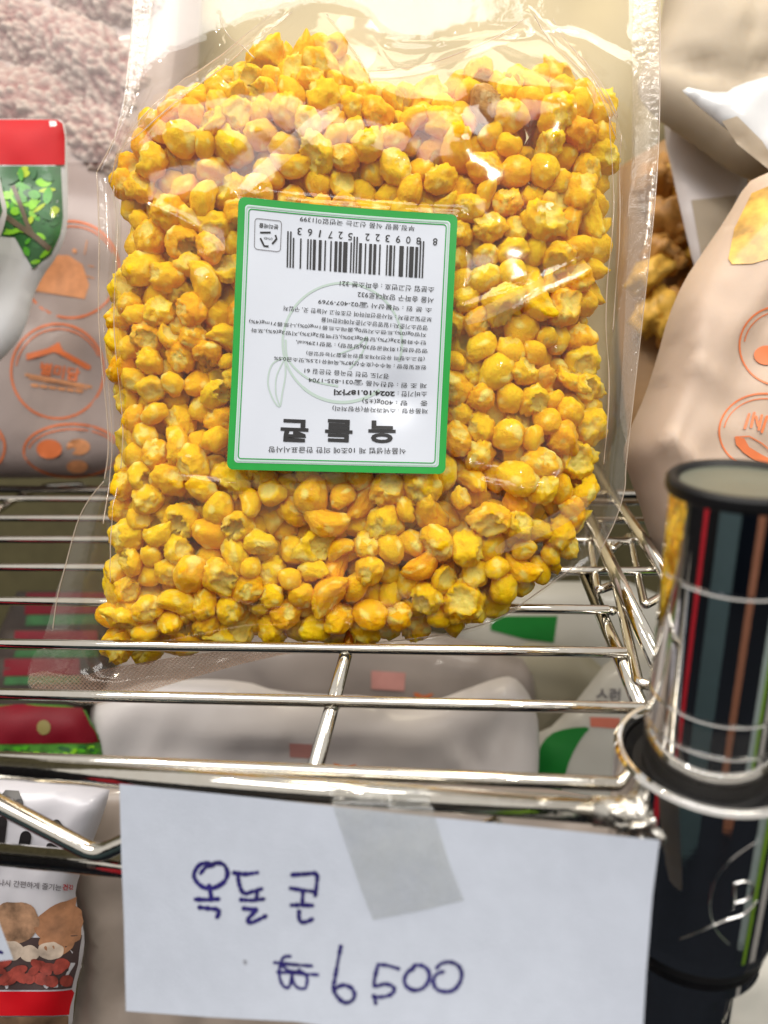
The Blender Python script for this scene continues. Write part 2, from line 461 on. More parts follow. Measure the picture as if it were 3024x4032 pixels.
def text_on(name, S, items, mat, parent, off, **kw):
    """items: (text, start px, end px, height px, up sign, bold): lettering laid from start to end on S"""
    vs = []; fs = []
    for it in items:
        txt, a, b, h, sgn = it[:5]; bold = it[5] if len(it) > 5 else 0
        V, Fc = text_geo(txt, bold)
        if not len(V): continue
        x0, x1 = V[:, 0].min(), V[:, 0].max(); y0, y1 = V[:, 1].min(), V[:, 1].max()
        a = np.array(a, float); b = np.array(b, float); d = b-a; u = d/np.linalg.norm(d)
        upv = np.array([u[1], -u[0]])*sgn       # direction of the glyph tops in image pixels
        c = len(vs)
        for (x, y) in V:
            p = a+d*((x-x0)/(x1-x0)) + upv*(((y-y0)/(y1-y0)-.5)*h)
            vs.append(S.at(p[0], p[1], off))
        fs += [tuple(c+i for i in f) for f in Fc]
    return link(name, mesh(vs, fs, name), mat, parent, smooth=False, **kw)

# ------------------------------------------------------------------ the setting: surroundings of the rack, with strips added for chrome reflections
def box(name, c, s, mat, parent=None):
    vs = [(c[0]+s[0]*x/2, c[1]+s[1]*y/2, c[2]+s[2]*z/2) for x in (-1, 1) for y in (-1, 1) for z in (-1, 1)]
    fs = [(0, 1, 3, 2), (4, 6, 7, 5), (0, 4, 5, 1), (2, 3, 7, 6), (0, 2, 6, 4), (1, 5, 7, 3)]
    return link(name, mesh(vs, fs, name), mat, parent, origin=(c if parent is None else None), smooth=False)
tag(box('floor', (0, 0, -1.21), (8, 8, .02), simple('floor_tile', (.012, .015, .022), .9, spec=.1)), kind='structure')
tag(box('wall', (0, .80, -.2), (8, .02, 2.0), simple('olive_wall', (.115, .10, .045), .7)), kind='structure')
tag(box('wall_opposite', (0, -2.4, -.55), (5.2, .04, 1.3), simple('navy_wall', (.008, .013, .024), .9, spec=.1)), kind='structure')  # unseen walls, kept low and dark to shape the chrome's reflections
tag(box('wall_right', (2.3, -1.0, -.55), (.04, 2.6, 1.3), simple('dark_green_wall', (.010, .016, .014), .9, spec=.1)), kind='structure')
tag(box('wall_left', (-2.3, -.8, -.55), (.04, 3.0, 1.3), simple('dark_grey_wall', (.03, .03, .035), .9, spec=.1)), kind='structure')
for nm, az, rr_, w_, col in (('green_reflect_strip', 60, .95, .10, (.32, .62, .06)), ('pale_reflect_strip', 51, 1.0, .17, (.55, .68, .72)), ('brown_reflect_strip', 10, 1.3, .26, (.50, .22, .14)),  # unseen strips added for stripes in the chrome; brown stands for a hand
                             ('teal_reflect_strip', -37, 1.2, .70, (.09, .15, .18)), ('red_reflect_strip', -74, 1.0, .13, (.62, .02, .04)), ('white_reflect_strip', 74, .9, .14, (.8, .8, .8))):
    a_ = math.radians(az); o_ = box(nm, (.08+math.sin(a_)*rr_, .12-math.cos(a_)*rr_, -.72), (w_, .03, .96), simple(nm+'_paint', col, .6))
    o_.rotation_euler.z = a_; tag(o_, kind='structure')

# ------------------------------------------------------------------ wire shelf
H = -0.105
shelf = empty('wire_shelf', onz(1500, 3100, H-.03), 'chrome wire shelf holding the clear bag of corn, with a corner collar around the post', 'shelf')
rw = .00155
wires = [((-200, 2531), (2462, 2570)), ((-200, 2727), (2555, 2790)), ((-200, 2976), (2480, 3090)),
         ((-200, 2362), (2395, 2402)), ((-200, 2232), (2600, 2250)), ((-200, 2124), (2700, 2130)),
         ((-200, 2040), (2800, 2050)), ((-200, 1962), (2900, 1980))]
for a, b in wires:
    A = onz(a[0], a[1], H); B = onz(b[0], b[1], H); d = (B-A).normalized()
    path = [A+(B-A)*t for t in (0, .25, .5, .75, 1)]
    path = [p+Vector((0, 0, -.0004*math.sin(3.1*i))) for i, p in enumerate(path)]
    vs, fs = tube_geo([path[0]-d*.0006, path[0]]+path[1:-1]+[path[-1], path[-1]+d*.0006], [rw*.6]+[rw]*5+[rw*.6], 16)
    link('wire', mesh(vs, fs, 'wire'), CHROME, shelf)
# support rod under the wires, flattened where it is welded
r2 = .0019
A = onz(1492, 2100, H-.0034); B = onz(1232, 3060, H-.0034)
rod('support_rod', [A, B], r2, CHROME, shelf)
def blob(name, c, r, mat, parent, sc_=(1, 1, 1), sub=3, amp=.2, seed=0):
    bm = bmesh.new(); bmesh.ops.create_icosphere(bm, subdivisions=sub, radius=1)
    for v in bm.verts:
        p = v.co.copy(); k = 1+amp*noise.noise(p*1.8+Vector((seed, 0, 0)))+amp*.5*noise.noise(p*5+Vector((seed, 4, 0)))
        v.co = Vector((p.x*sc_[0], p.y*sc_[1], p.z*sc_[2]))*r*k + Vector(c)
    me = bpy.data.meshes.new(name); bm.to_mesh(me); bm.free()
    return link(name, me, mat, parent)
for i, (px, py) in enumerate([(1368, 2566), (1307, 2779), (1245, 3040)]):
    blob('weld', onz(px, py, H-.0022), .0019, CHROME, shelf, (1.2, 1, .7), 2, .25, i)
# front rods and truss
FA = onz(-250, 3003, H-.001); FB = onz(2412, 3198, H-.001)
fr = FB-FA
rod('front_rod', [FA, FB], .0026, CHROME, shelf)
low = Vector((0, 0, -.0262))
LA = ony(-250, 3370, FA.y); 
rod('lower_rod', [FA+low, FB+low], .0026, CHROME, shelf)
tp = ony(392, 3352, (FA+fr*.24).y)
tr = []
L = fr.length; fd = fr.normalized()
s0 = (tp-FA).dot(fd)
k = -2
while True:
    s = s0+k*.031
    if s > L-.004: break
    tr.append(FA+fd*s+Vector((0, .0046*0, 0))+(Vector((0, 0, -.0045)) if k % 2 else Vector((0, 0, -.0222)))+Vector((0, -.0012, 0)))
    k += 1
rod('truss_rod', tr, .0021, CHROME, shelf, rad=.004)
# side rods seen behind the bag, at the right
sd = [((2290, 2235), (2575, 2905), .0021, H-.0034), ((2250, 1890), (2660, 2760), .0024, H+.002), ((2330, 1820), (2760, 2470), .0023, H+.002)]
for a, b, r_, z in sd:
    rod('side_rod', [onz(*a, z), onz(*b, z)], r_, CHROME, shelf)
rod('side_truss', [onz(x, y, H-.001) for x, y in [(2300, 2000), (2332, 2180), (2354, 2325), (2425, 2300), (2513, 2690), (2570, 2700)]], .0015, CHROME, shelf, rad=.002)
rod('side_truss', [onz(x, y, H-.001) for x, y in [(2370, 2050), (2410, 2165), (2480, 2108), (2538, 2385), (2610, 2345), (2680, 2640)]], .0014, CHROME, shelf, rad=.002)
for i, (px, py) in enumerate([(2398, 2404), (2463, 2571)]):
    blob('weld', onz(px, py, H-.0015), .0021, CHROME, shelf, (1.3, 1, .7), 2, .3, 5+i)
# rear rods of the shelf, far left
rod('rear_rod', [onz(-300, 1925, H), onz(2900, 1950, H)], .0022, CHROME, shelf)
pr = [(-160, 2105), (60, 1965), (170, 1915), (330, 1905), (560, 2010), (760, 2100)]
rod('rear_truss', [onz(x, y, H-.004) for x, y in pr], .0019, CHROME, shelf, rad=.004)

# ------------------------------------------------------------------ post and corner collar
AX = onz(2785, 2965, -.098)
pr_ = .0124
def zpost(py, px=2785):
    r = ray(px, py); t = AX.y/r.y; return (r*t).z
z_cap = zpost(1905, 2905)
post = empty('shelf_post', (AX.x, AX.y, -.25), 'shiny round chrome corner post with black capped top, right of the bag', 'post')
prof = [(pr_, -.36)]
for i, z in enumerate([z for z in np.arange(-.36+.0254, z_cap-.004, .0254)]): pass
gro = [zpost(2265)+.001, zpost(2715), zpost(2835)]
zz = sorted(gro)
for z in zz:
    prof += [(pr_, z-.00045), (pr_-.00016, z-.00012), (pr_-.00016, z+.00012), (pr_, z+.00045)]
prof += [(pr_, z_cap)]
lathe('tube', AX, prof, CHROME_POST, post)
lathe('cap', AX, [(pr_-.0002, z_cap-.0016), (pr_+.0006, z_cap-.0016), (pr_+.0009, z_cap-.001), (pr_+.0009, z_cap+.0006), (pr_+.0004, z_cap+.0012), (pr_-.0006, z_cap+.0012), (pr_-.0016, z_cap+.0004)], BLACK, post)
lathe('cap_disc', AX, [(pr_-.0014, z_cap+.0003), (.004, z_cap+.0001), (.0001, z_cap)], CAPTOP, post)
lathe('clip_ring', AX, [(pr_+.0001, -.1015), (pr_+.0036, -.1015), (pr_+.0036, -.104), (pr_+.0001, -.104)], BLACK, post)
lathe('clear_liner', AX, [(pr_+.0004, zpost(2950)-.002), (pr_+.0005, zpost(2740))], SLEEVE, post)

z_rt = -.0975; z_rb = zpost(3590, 2690)
ro = .0187
lathe('corner_collar', AX, [(ro-.0024, z_rt-.05), (ro-.0024, z_rt-.001), (ro-.0018, z_rt+.0002), (ro-.0008, z_rt+.0003), (ro-.0002, z_rt-.0006), (ro-.0004, z_rb+.006), (ro-.0012, z_rb+.002), (ro-.003, z_rb), (ro-.005, z_rb)], CHROME_POST, shelf)
lathe('collar_liner', AX, [(ro-.0026, z_rt-.0022), (pr_+.0002, z_rt-.006)], BLACK, shelf)
lathe('collar_base_ring', AX, [(pr_+.0002, z_rb+.001), (ro-.0022, z_rb+.0006), (ro-.0018, z_rb-.0005), (ro-.0026, z_rb-.0042), (ro-.0036, z_rb-.005), (pr_+.0002, z_rb-.005)], BLACK, shelf)
# welded joint of the front rod on the collar
je = onz(2440, 3203, H-.001)
blob('weld', je, .0034, WELD, shelf, (1.5, .9, .8), 4, .35, 3)
blob('weld', je+fd*.006+Vector((0, -.001, -.002)), .0042, WELD, shelf, (1.2, .8, 1.0), 4, .6, 8)
rod('rod_tip', [FB-fd*.004, FB+fd*.010], .0030, WELD, shelf)
# raised emblem pressed into the collar
def on_collar(px, py, off=0):
    r = ray(px, py); o2 = Vector((AX.x, AX.y)); d2 = Vector((r.x, r.y))
    R_ = ro-.0003; a = d2.dot(d2); b = -2*d2.dot(o2); c = o2.dot(o2)-R_*R_
    disc = b*b-4*a*c
    if disc < 0: disc = 0
    t = (-b-math.sqrt(disc))/(2*a); p = r*t
    n = Vector((p.x-AX.x, p.y-AX.y, 0)).normalized(); return p+n*off
def zc(x, y): return (2300+x*.4364, 3300+y*.4364)
def emb(name, pts, r, n=8):
    P = catmull(pts, n); rr = [r*(.35+.65*math.sin(math.pi*min(1, max(0, (i+.6)/len(P))))**.6) for i in range(len(P))]
    vs, fs = tube_geo([on_collar(*p) for p in P], rr, 8)
    return link(name, mesh(vs, fs, name), CHROME_POST, shelf)
emb('emblem_arc', [zc(*p) for p in [(1310, 960), (1200, 850), (1140, 700), (1135, 560), (1180, 400), (1260, 270), (1360, 170), (1480, 80), (1590, 10)]], .00022)
emb('emblem_swoosh', [zc(*p) for p in [(860, 915), (1000, 865), (1150, 800), (1290, 740), (1420, 700), (1500, 640), (1560, 570)]], .00022)
emb('emblem_letter', [zc(*p) for p in [(1340, 640), (1350, 520), (1362, 410)]], .00036)
emb('emblem_letter', [zc(*p) for p in [(1350, 415), (1440, 395), (1510, 420), (1520, 490), (1460, 560), (1345, 590)]], .00036)

# lower shelf that the packages underneath stand on
ls = empty('wire_shelf', (0, .25, -.33), 'lower chrome wire shelf under the standing packages at the bottom of the photo', 'shelf')
for i in range(14):
    y = .13+i*.03; rod('wire', [Vector((-.5, y, -.33)), Vector((.35, y, -.33))], rw, CHROME, ls)
for x in (-.3, -.05, .2):
    rod('support_rod', [Vector((x, .12, -.3345)), Vector((x, .54, -.3345))], r2, CHROME, ls)

# ------------------------------------------------------------------ packages around the bag
KRAFT = simple('translucent_cream_pouch', (.41, .34, .255), .6, var=.05, scale=25, bmp=.12, bscale=300, sub=.5)
KRAFT_D = simple('cream_pouch_front', (.56, .43, .31), .42, var=.08, scale=30, bmp=.12, bscale=300, coat=.15)
CREAM = simple('cream_pouch', (.38, .315, .175), .5, var=.05, scale=18, bmp=.1, bscale=200)
PINKISH = simple('rosy_cream_pouch', (.345, .28, .265), .45, var=.06, scale=22, bmp=.12, bscale=300, coat=.1)
WHITE = simple('white_foil', (.58, .59, .61), .28, var=.03, scale=30, bmp=.08, bscale=200, coat=.5)
WHITE2 = simple('white_pouch_panel', (.60, .55, .54), .45, var=.04, scale=20)
GREIGE = simple('grey_beige_pouch', (.27, .235, .22), .5, var=.06, scale=18, bmp=.1, bscale=250, coat=.15)
GREIGE2 = simple('pale_grey_pouch', (.54, .51, .51), .45, var=.06, scale=18, bmp=.1, bscale=250, coat=.3)
GREIGE3 = simple('light_grey_pouch', (.47, .46, .42), .4, var=.05, scale=18, bmp=.1, bscale=250, coat=.2)
OLIVEB = simple('olive_beige_pouch', (.30, .28, .21), .45, var=.06, scale=18)
RED = simple('red_print', (.40, .001, .006), .55, var=.08, scale=50, spec=.25)
RED_D = simple('dark_red_print', (.13, .001, .008), .5, var=.15, scale=50, spec=.2)
GREEN = simple('green_print', (.006, .17, .022), .5, var=.1, scale=60, spec=.25)
GREEN_D = simple('dark_green_print', (.01, .15, .02), .4, var=.1, scale=60, coat=.2)
LEAF = [simple('leaf_print_lime', (.20, .50, .015), .4, var=.25, scale=140, coat=.3), simple('leaf_print_green', (.06, .30, .01), .4, var=.25, scale=140, coat=.3),
        simple('leaf_print_dark', (.015, .10, .02), .4, var=.3, scale=140, coat=.3), simple('leaf_print_yellow', (.34, .46, .01), .4, var=.2, scale=140, coat=.3)]
BRANCH = simple('branch_print', (.10, .07, .04), .45, var=.3, scale=200, coat=.3)
ORANGE = simple('orange_ink', (.68, .17, .05), .5, var=.08, scale=80)
ORANGE_P = simple('faded_orange_ink', (.66, .29, .13), .5, var=.2, scale=160)
PINK = simple('pink_print', (.50, .24, .22), .5)
INK = simple('black_ink', (.015, .014, .016), .35)
INK_S = simple('faded_ink', (.10, .09, .10), .45)
FROST = simple('frosted_snack', (.56, .42, .38), .8, var=.35, scale=260, bmp=.9, bscale=700)
nt_ = FROST.node_tree; at_ = N(nt_, 'ShaderNodeAttribute'); at_.attribute_name = 'crumb'
rr_ = ramp(nt_, at_.outputs['Fac'], [(.10, (.20, .075, .07)), (.45, (.33, .235, .215)), (.85, (.44, .385, .35))])
nt_.links.new(rr_.outputs[0], nt_.nodes['Principled BSDF'].inputs['Base Color'])

def pts(dx, dy, s, L): return [(dx+x*s, dy+y*s) for x, y in L]
def ring(S, parent, cx, cy, rx, ry, mat=ORANGE, wd=9, dbl=True, off=.0004):
    ls_ = [(circ(cx, cy, rx, ry, 60)+[circ(cx, cy, rx, ry, 60)[0]], wd)]
    if dbl: ls_.append((circ(cx+4, cy+6, rx-14, ry-14, 50, 3.3, 5.9), wd*.6))
    return strokes('printed_ring', S, ls_, mat, parent, off, wd, disc=False)

# cream pouch far behind the bag
pouch('cream_pouch', [(820, -500), (2950, -500), (2950, 300), (2600, 420), (2500, 1500), (2300, 2060), (700, 2060), (620, 1000), (740, 200)], .44, .02, CREAM,
      'large plain cream pouch standing directly behind the clear bag of corn', 'pouch', seed=3, wr=.003, step=70)
# frosted-snack pouch, left
rt, SA = pouch('snack_pouch', [(-420, -420), (820, -420), (760, 600), (680, 1860), (380, 1880), (0, 1885), (-420, 1880)], .385, .02, PINKISH,
      'rosy cream pouch with orange ring prints and a window of frosted sticks', 'pouch', R=200, seed=5, wr=.002, step=40, folds=[([(560, 700), (520, 1100), (560, 1500)], .002, 14), ([(40, 1240), (200, 1260), (420, 1240)], .0012, 12), ([(-100, 690), (300, 660), (700, 690)], .0025, 12), ([(60, 1840), (300, 1800), (480, 1600)], .002, 14)])
def frost(cx, cy, L, r, ang, seed, label):
    bm = bmesh.new(); bmesh.ops.create_icosphere(bm, subdivisions=6, radius=1)
    kk = .365/F; fl = []
    for v in bm.verts:
        p = v.co.copy(); q = Vector((p.x*(1.25-.25*p.x*p.x)*L, p.y*r, p.z*r*.8))
        s = 40.0
        n = noise.noise(p*1.6+Vector((seed, 0, 0)))*.18
        cr = noise.cell_vector(q*.045+Vector((seed, 1, 2)))
        dd = noise.voronoi(q*.036+Vector((seed*3, 0, 0)))[0][0]; d2 = noise.voronoi(q*.085+Vector((seed*3, 5, 0)))[0][0]
        cb = max(0, 1-dd*1.25)+.45*max(0, 1-d2*1.3)
        q = q*(1+n) + p*cb*24; fl.append(min(1, cb))
        c, s_ = math.cos(ang), math.sin(ang)
        x, y = q.x*c-q.y*s_, q.x*s_+q.y*c
        v.co = right*((cx+x-CX)*kk)-up*((cy+y-CY)*kk)+fwd*(.372-q.z*kk)-W(cx, cy, .365)
    me = bpy.data.meshes.new('frosted_snack'); bm.to_mesh(me); bm.free()
    a_ = me.attributes.new('crumb', 'FLOAT', 'POINT'); a_.data.foreach_set('value', fl)
    o = link('frosted_snack', me, FROST); o.location = W(cx, cy, .365)
    tag(o, label, 'snack', 'frosted sticks in the left pouch')
# the frosted sticks sit behind the window, so the window region bulges forward over them
for a in [(330, 230, 270, 150, .55, 1, 'big frosted pink stick slanting down toward the clear bag'),
          (60, 110, 220, 130, .45, 2, 'frosted pink stick in the top left corner of the photo'),
          (420, -30, 220, 120, .25, 3, 'frosted stick cut by the top edge, nearest the clear bag'),
          (110, 420, 240, 150, .25, 4, 'frosted stick lying just above the red banded pouch'),
          (390, 540, 200, 130, .7, 5, 'lowest frosted stick, touching the edge of the clear bag'),
          (-40, -60, 200, 110, .5, 6, 'frosted stick cut by the top left corner'),
          (-80, 330, 180, 120, .3, 7, 'frosted stick cut by the left edge above the red band')]:
    frost(*a)
win = smooth_poly([(-380, -350), (700, -350), (700, 300), (560, 640), (300, 640), (-380, 640)], 2)
SW = Surf(.385, lambda x, y: .034+.001*nz(x, y, .01, 4))
SW.sheet('window_film', win, film_mat('pouch_window', .10, .3, (1, .97, .95), .6, veilcol=(.8, .68, .66)), rt, 0, 60)
ring(SA, rt, 280, 1062, 190, 190)
SA.sheet('printed_basket', pts(0, 400, 1/2.212, [(300, 1560), (440, 1340), (600, 1340), (720, 1420), (780, 1600), (740, 1720), (300, 1650)]), ORANGE_P, rt, .0004, 30)
strokes('printed_stroke', SA, [(pts(0, 400, 1/2.212, [(640, 1410), (820, 1440)]), 4), (pts(0, 400, 1/2.212, [(690, 1500), (820, 1540)]), 4), (pts(0, 400, 1/2.212, [(650, 1300), (655, 1305)]), 16), (pts(0, 400, 1/2.212, [(760, 1215), (740, 1330)]), 4)], ORANGE_P, rt, .0004, 5)
ring(SA, rt, 228, 1462, 183, 186)
SA.sheet('printed_roof', pts(0, 800, 1/2.01, [(210, 1195), (380, 1150), (470, 1100), (500, 1165), (725, 1290), (715, 1320), (680, 1315), (480, 1200), (430, 1180), (215, 1245)]), ORANGE, rt, .0005, 30)
strokes('printed_stroke', SA, [(pts(0, 800, 1/2.01, [(212, 1360), (720, 1455)]), 12)]+[(pts(0, 800, 1/2.01, [(240+i*27, 1388+i*5), (252+i*27, 1392+i*5)]), 7) for i in range(17)]+[(pts(0, 800, 1/2.01, [(260+i*70, 1440+i*9), (300+i*70, 1446+i*9)]), 12) for i in range(6)], ORANGE_P, rt, .0005, 8)
text_on('lettering', SA, [('별미담', (160, 1450), (315, 1478), 52, 1, .03)], ORANGE, rt, .0006)
ring(SA, rt, 285, 1775, 190, 105, ORANGE)
SA.sheet('printed_fruit', circ(195, 1768, 50, 38, 24), ORANGE, rt, .0004, 25)
SA.sheet('printed_fruit', circ(310, 1760, 46, 32, 24), ORANGE_P, rt, .0004, 25)
SA.sheet('printed_fruit', circ(305, 1838, 42, 26, 24), ORANGE_P, rt, .0004, 25)
ring(SA, rt, -80, 1760, 100, 100, ORANGE)

# white foil pouches with a red band and a tree print, far left
def tree_pouch(name, poly, d, label, band, leaf_box, seed, branch=None, foldsx=()):
    rt, S = pouch(name, poly, d, .007, WHITE, label, 'pouch', R=150, seed=seed, wr=.0008, ws=.004, step=28, smooth=1, folds=foldsx)
    S.sheet('red_band', band, RED, rt, .0003, 30)
    S.sheet('leaf_print', leaf_box, LEAF[2], rt, .0003, 30)
    rnd = random.Random(seed)
    A = np.array(leaf_box); x0, x1, y0, y1 = A[:, 0].min(), A[:, 0].max(), A[:, 1].min(), A[:, 1].max()
    inner = leaf_box
    n = 0
    for q in range(600):
        cx, cy_ = rnd.uniform(x0, x1), rnd.uniform(y0, y1)
        a, b, an = rnd.uniform(14, 40), rnd.uniform(7, 19), rnd.uniform(0, 3.14)
        P = [(cx+math.cos(t)*a*math.cos(an)-math.sin(t)*b*abs(math.sin(t))**.3*math.sin(an), cy_+math.cos(t)*a*math.sin(an)+math.sin(t)*b*abs(math.sin(t))**.3*math.cos(an)) for t in np.linspace(0, 6.28, 13)[:-1]]
        PA = np.array(P)
        if not inside(PA[:, 0], PA[:, 1], inner).all(): continue
        S.sheet('leaf', P, LEAF[rnd.choice([0, 0, 1, 2, 2, 3])], rt, .00035+n*5e-6, 60); n += 1
        if n > 110: break
    if branch:
        for bp, wd in branch: strokes('printed_branch', S, [(catmull(bp, 6), wd)], BRANCH, rt, .0010, wd, disc=False)
    return rt, S
tp1 = [(-260, 468), (228, 468), (250, 480), (262, 530), (266, 660), (268, 850), (258, 930), (225, 1010), (165, 1090), (125, 1180), (110, 1260), (80, 1330), (40, 1380), (-20, 1440), (-260, 1600)]
tree_pouch('tree_print_pouch', tp1, .31, 'white foil pouch with plain red top band above a green tree print', 
           [(-240, 473), (226, 473), (247, 486), (257, 535), (257, 650), (-240, 650)],
           [(-200, 655), (240, 655), (248, 850), (238, 920), (200, 1000), (130, 1060), (60, 935), (0, 930), (-200, 1000)], 21,
           [([(20, 850), (90, 900), (150, 940), (200, 985)], 22), ([(55, 735), (85, 810), (110, 880), (135, 930)], 18)])
tree_pouch('tree_print_pouch', [(-320, 660), (-12, 655), (12, 760), (30, 830), (14, 900), (-10, 960), (-320, 1100)], .285,
           'white edged pouch with tree print cut by the left edge of the photo', [(-300, 665), (-20, 662), (-14, 690), (-300, 690)],
           [(-250, 695), (-18, 695), (8, 830), (-12, 880), (-250, 940)], 22, [([(-80, 820), (-10, 840)], 14)])

# right-hand pouches
def chunks(cx, cy, n, rx, ry, d, mats, label, group, seed, size=46):
    rnd = random.Random(seed)
    for i in range(n):
        x = cx+rnd.uniform(-rx, rx); y = cy+rnd.uniform(-ry, ry)
        o = blob('snack_chunk', (0, 0, 0), size*rnd.uniform(.7, 1.2)*d/F, rnd.choice(mats), None, (1.3, .8, 1), 3, .5, rnd.random()*50)
        o.rotation_euler = (rnd.random()*6, rnd.random()*6, rnd.random()*6)
        o.location = W(x, y, d+rnd.uniform(0, .012))
        vz = 'upper part' if y < cy-ry*.33 else 'lower part' if y > cy+ry*.33 else 'middle part'
        tag(o, label+', '+vz, 'snack', group+', '+vz)
SN = [simple('golden_snack', (.72, .42, .06), .5, var=.3, scale=200, bmp=.5), simple('brown_snack', (.45, .22, .05), .5, var=.3, scale=200, bmp=.5)]
chunks(2740, 1000, 34, 190, 330, .375, SN, 'golden brown snack chunk in the rear right pouch', 'snack chunks in the rear right pouch', 3, 62)
rt, S = pouch('snack_pouch', [(2440, 480), (3600, 480), (3600, 1950), (2500, 1980), (2420, 1200)], .40, .008, simple('brown_window_pouch', (.30, .17, .07), .5, var=.2, scale=40),
      'brown-backed pouch with dark snack window, behind the front right pouch', 'pouch', seed=8, step=70)
# white diagonal side panel
rt, S = pouch('white_panel_pouch', [(2600, 470), (2660, 440), (2900, 640), (2960, 720), (2900, 900), (2800, 1180), (2740, 1080), (2680, 830)], .345, .004, WHITE2,
      'pinkish white slanting pouch side between the bag and the front right pouch', 'pouch', seed=9, R=120, step=35)
S.sheet('tan_panel', [(2720, 790), (2900, 770), (2870, 900), (2800, 1130), (2765, 1040)], KRAFT, rt, .0004, 40)
rt, S = pouch('beige_zip_pouch', [(2660, -500), (3700, -500), (3700, 500), (3060, 690), (2980, 715), (2880, 680), (2740, 570), (2600, 480), (2520, 400), (2508, 320), (2560, 200), (2610, 80)], .325, .016, KRAFT,
      'beige zip-top pouch leaning in from the top right corner', 'pouch', seed=10, wr=.0035, R=220, step=38, folds=[([(2680, 100), (3100, 60)], .0012, 14), ([(2660, 150), (3100, 110)], .0012, 14), ([(2650, 200), (3100, 185)], .0012, 14), ([(2560, 290), (2840, 370), (3100, 300)], -.004, 26)])
rt, S = pouch('white_zip_pouch', [(2665, 335), (2850, 372), (2900, 335), (3060, 290), (3600, 200), (3600, 1000), (3024, 640), (2850, 500), (2750, 420)], .285, .004, WHITE,
      'white pouch top with folded corner, at the right edge above the front right pouch', 'pouch', seed=12, wr=.002, R=120, step=30)
S.sheet('clear_corner', [(2840, 480), (2900, 460), (3000, 560), (3060, 660), (3024, 670), (2900, 570)], KRAFT, rt, .0006, 25)
fr_poly = [(3600, 480), (3100, 650), (3000, 690), (2940, 720), (2860, 860), (2770, 990), (2690, 1110), (2630, 1250), (2590, 1400), (2540, 1560), (2480, 1690), (2450, 1790), (2475, 1870), (2520, 1990), (2545, 2080), (2590, 2190), (2700, 2330), (3600, 2400)]
FP = simple('warm_cream_pouch', (.50, .38, .295), .52, var=.10, scale=28, bmp=.12, bscale=300, sub=.5)
rt, S = pouch('front_snack_pouch', fr_poly, .27, .020, FP,
      'warm cream stand-up pouch with orange ring prints, behind the chrome post', 'pouch', seed=14, wr=.003, ws=.003, R=260, step=34,
      folds=[([(2700, 1120), (2670, 1460), (2560, 1750), (2500, 1810)], .0035, 22), ([(2670, 1470), (2720, 1510)], .002, 18), ([(2550, 1740), (2640, 1830), (2700, 1900)], .004, 26), ([(2940, 1060), (2920, 1290)], .0006, 10)])
S.sheet('window', [(2865, 1020), (2890, 900), (2960, 760), (3060, 720), (3500, 700), (3500, 1000), (3060, 1010), (2960, 1040), (2880, 1042)], simple('golden_window', (.62, .34, .05), .4, var=.45, scale=130, bmp=.8, bscale=160, coat=.4), rt, .0005, 30)
ring(S, rt, 3068, 1362, 158, 155, ORANGE, 7)
S.sheet('printed_fruit', circ(3015, 1400, 50, 38, 24), ORANGE, rt, .0006, 25)
ring(S, rt, 3005, 1700, 175, 150, ORANGE, 7)
sc2 = .4974
S.sheet('printed_boat', pts(2350, 1000, sc2, [(1085, 1450), (1160, 1460), (1200, 1530), (1300, 1590), (1400, 1640), (1480, 1680), (1355, 1675), (1250, 1640), (1150, 1570), (1095, 1510)]), ORANGE, rt, .0006, 25)
strokes('printed_stroke', S, [(pts(2350, 1000, sc2, l), 10) for l in ([(1200, 1270), (1165, 1380)], [(1240, 1260), (1215, 1370)], [(1255, 1290), (1270, 1360)], [(1300, 1280), (1275, 1390)], [(1340, 1290), (1300, 1410)])]+[(pts(2350, 1000, sc2, [(1090, 1450), (1200, 1445), (1300, 1500), (1400, 1590)]), 5)], ORANGE, rt, .0006, 8)

# packages under the shelf
zs = [((1930, 2420), (2210, 2530))]
rt, S = pouch('green_block_pouch', [(1780, 2290), (2700, 2290), (2760, 2700), (2700, 3300), (1900, 3300), (1800, 2700)], .44, .012, GREIGE3,
      'light grey pouch with a dark green block, seen through the wires right of the bag', 'pouch', seed=30, step=60)
S.sheet('green_block', [(1935, 2425), (2195, 2425), (2180, 2530), (2060, 2515), (1930, 2480)], GREEN, rt, .0005, 50)
rt, S = pouch('olive_pouch', [(1980, 2520), (2380, 2560), (2440, 2900), (2440, 3500), (1900, 3500), (1950, 2700)], .41, .01, OLIVEB,
      'plain olive beige pouch under the wires near the chrome collar', 'pouch', seed=31, step=60)
rt, S = pouch('grey_pouch', [(380, 2560), (900, 2500), (1600, 2470), (2040, 2560), (2120, 2700), (2120, 3500), (300, 3500)], .40, .014, GREIGE,
      'grey beige pouch with pink square and orange smile, under the bag behind the white-topped pouch', 'pouch', seed=32, wr=.003, step=50)
S.sheet('pink_square', [(1462, 2640), (1597, 2648), (1592, 2720), (1462, 2712)], PINK, rt, .0006, 50)
strokes('printed_smile', S, [(catmull([(1630, 2728), (1665, 2748), (1705, 2730)], 6), [4, 10, 16, 22, 22, 22, 22, 20, 18, 14, 10, 6, 4])], ORANGE, rt, .0006, 20, disc=False)
rt, S = pouch('green_swoosh_pouch', [(2080, 2900), (2200, 2850), (2440, 2540), (2660, 2520), (2760, 3500), (2040, 3500), (2060, 3100)], .37, .012, GREIGE3,
      'pale pouch with a green swoosh and red printing, under the shelf beside the collar', 'pouch', seed=33, step=45)
S.sheet('green_swoosh', smooth_poly([(2118, 2950), (2160, 2890), (2230, 2866), (2330, 2858), (2290, 2900), (2245, 2980), (2215, 3080), (2190, 3200), (2110, 3300), (2100, 3100)], 1), GREEN, rt, .0006, 40)
S.sheet('red_print', [(2322, 2822), (2440, 2826), (2440, 2868), (2325, 2860)], simple('brick_red_print', (.50, .13, .08), .5), rt, .0006, 50)
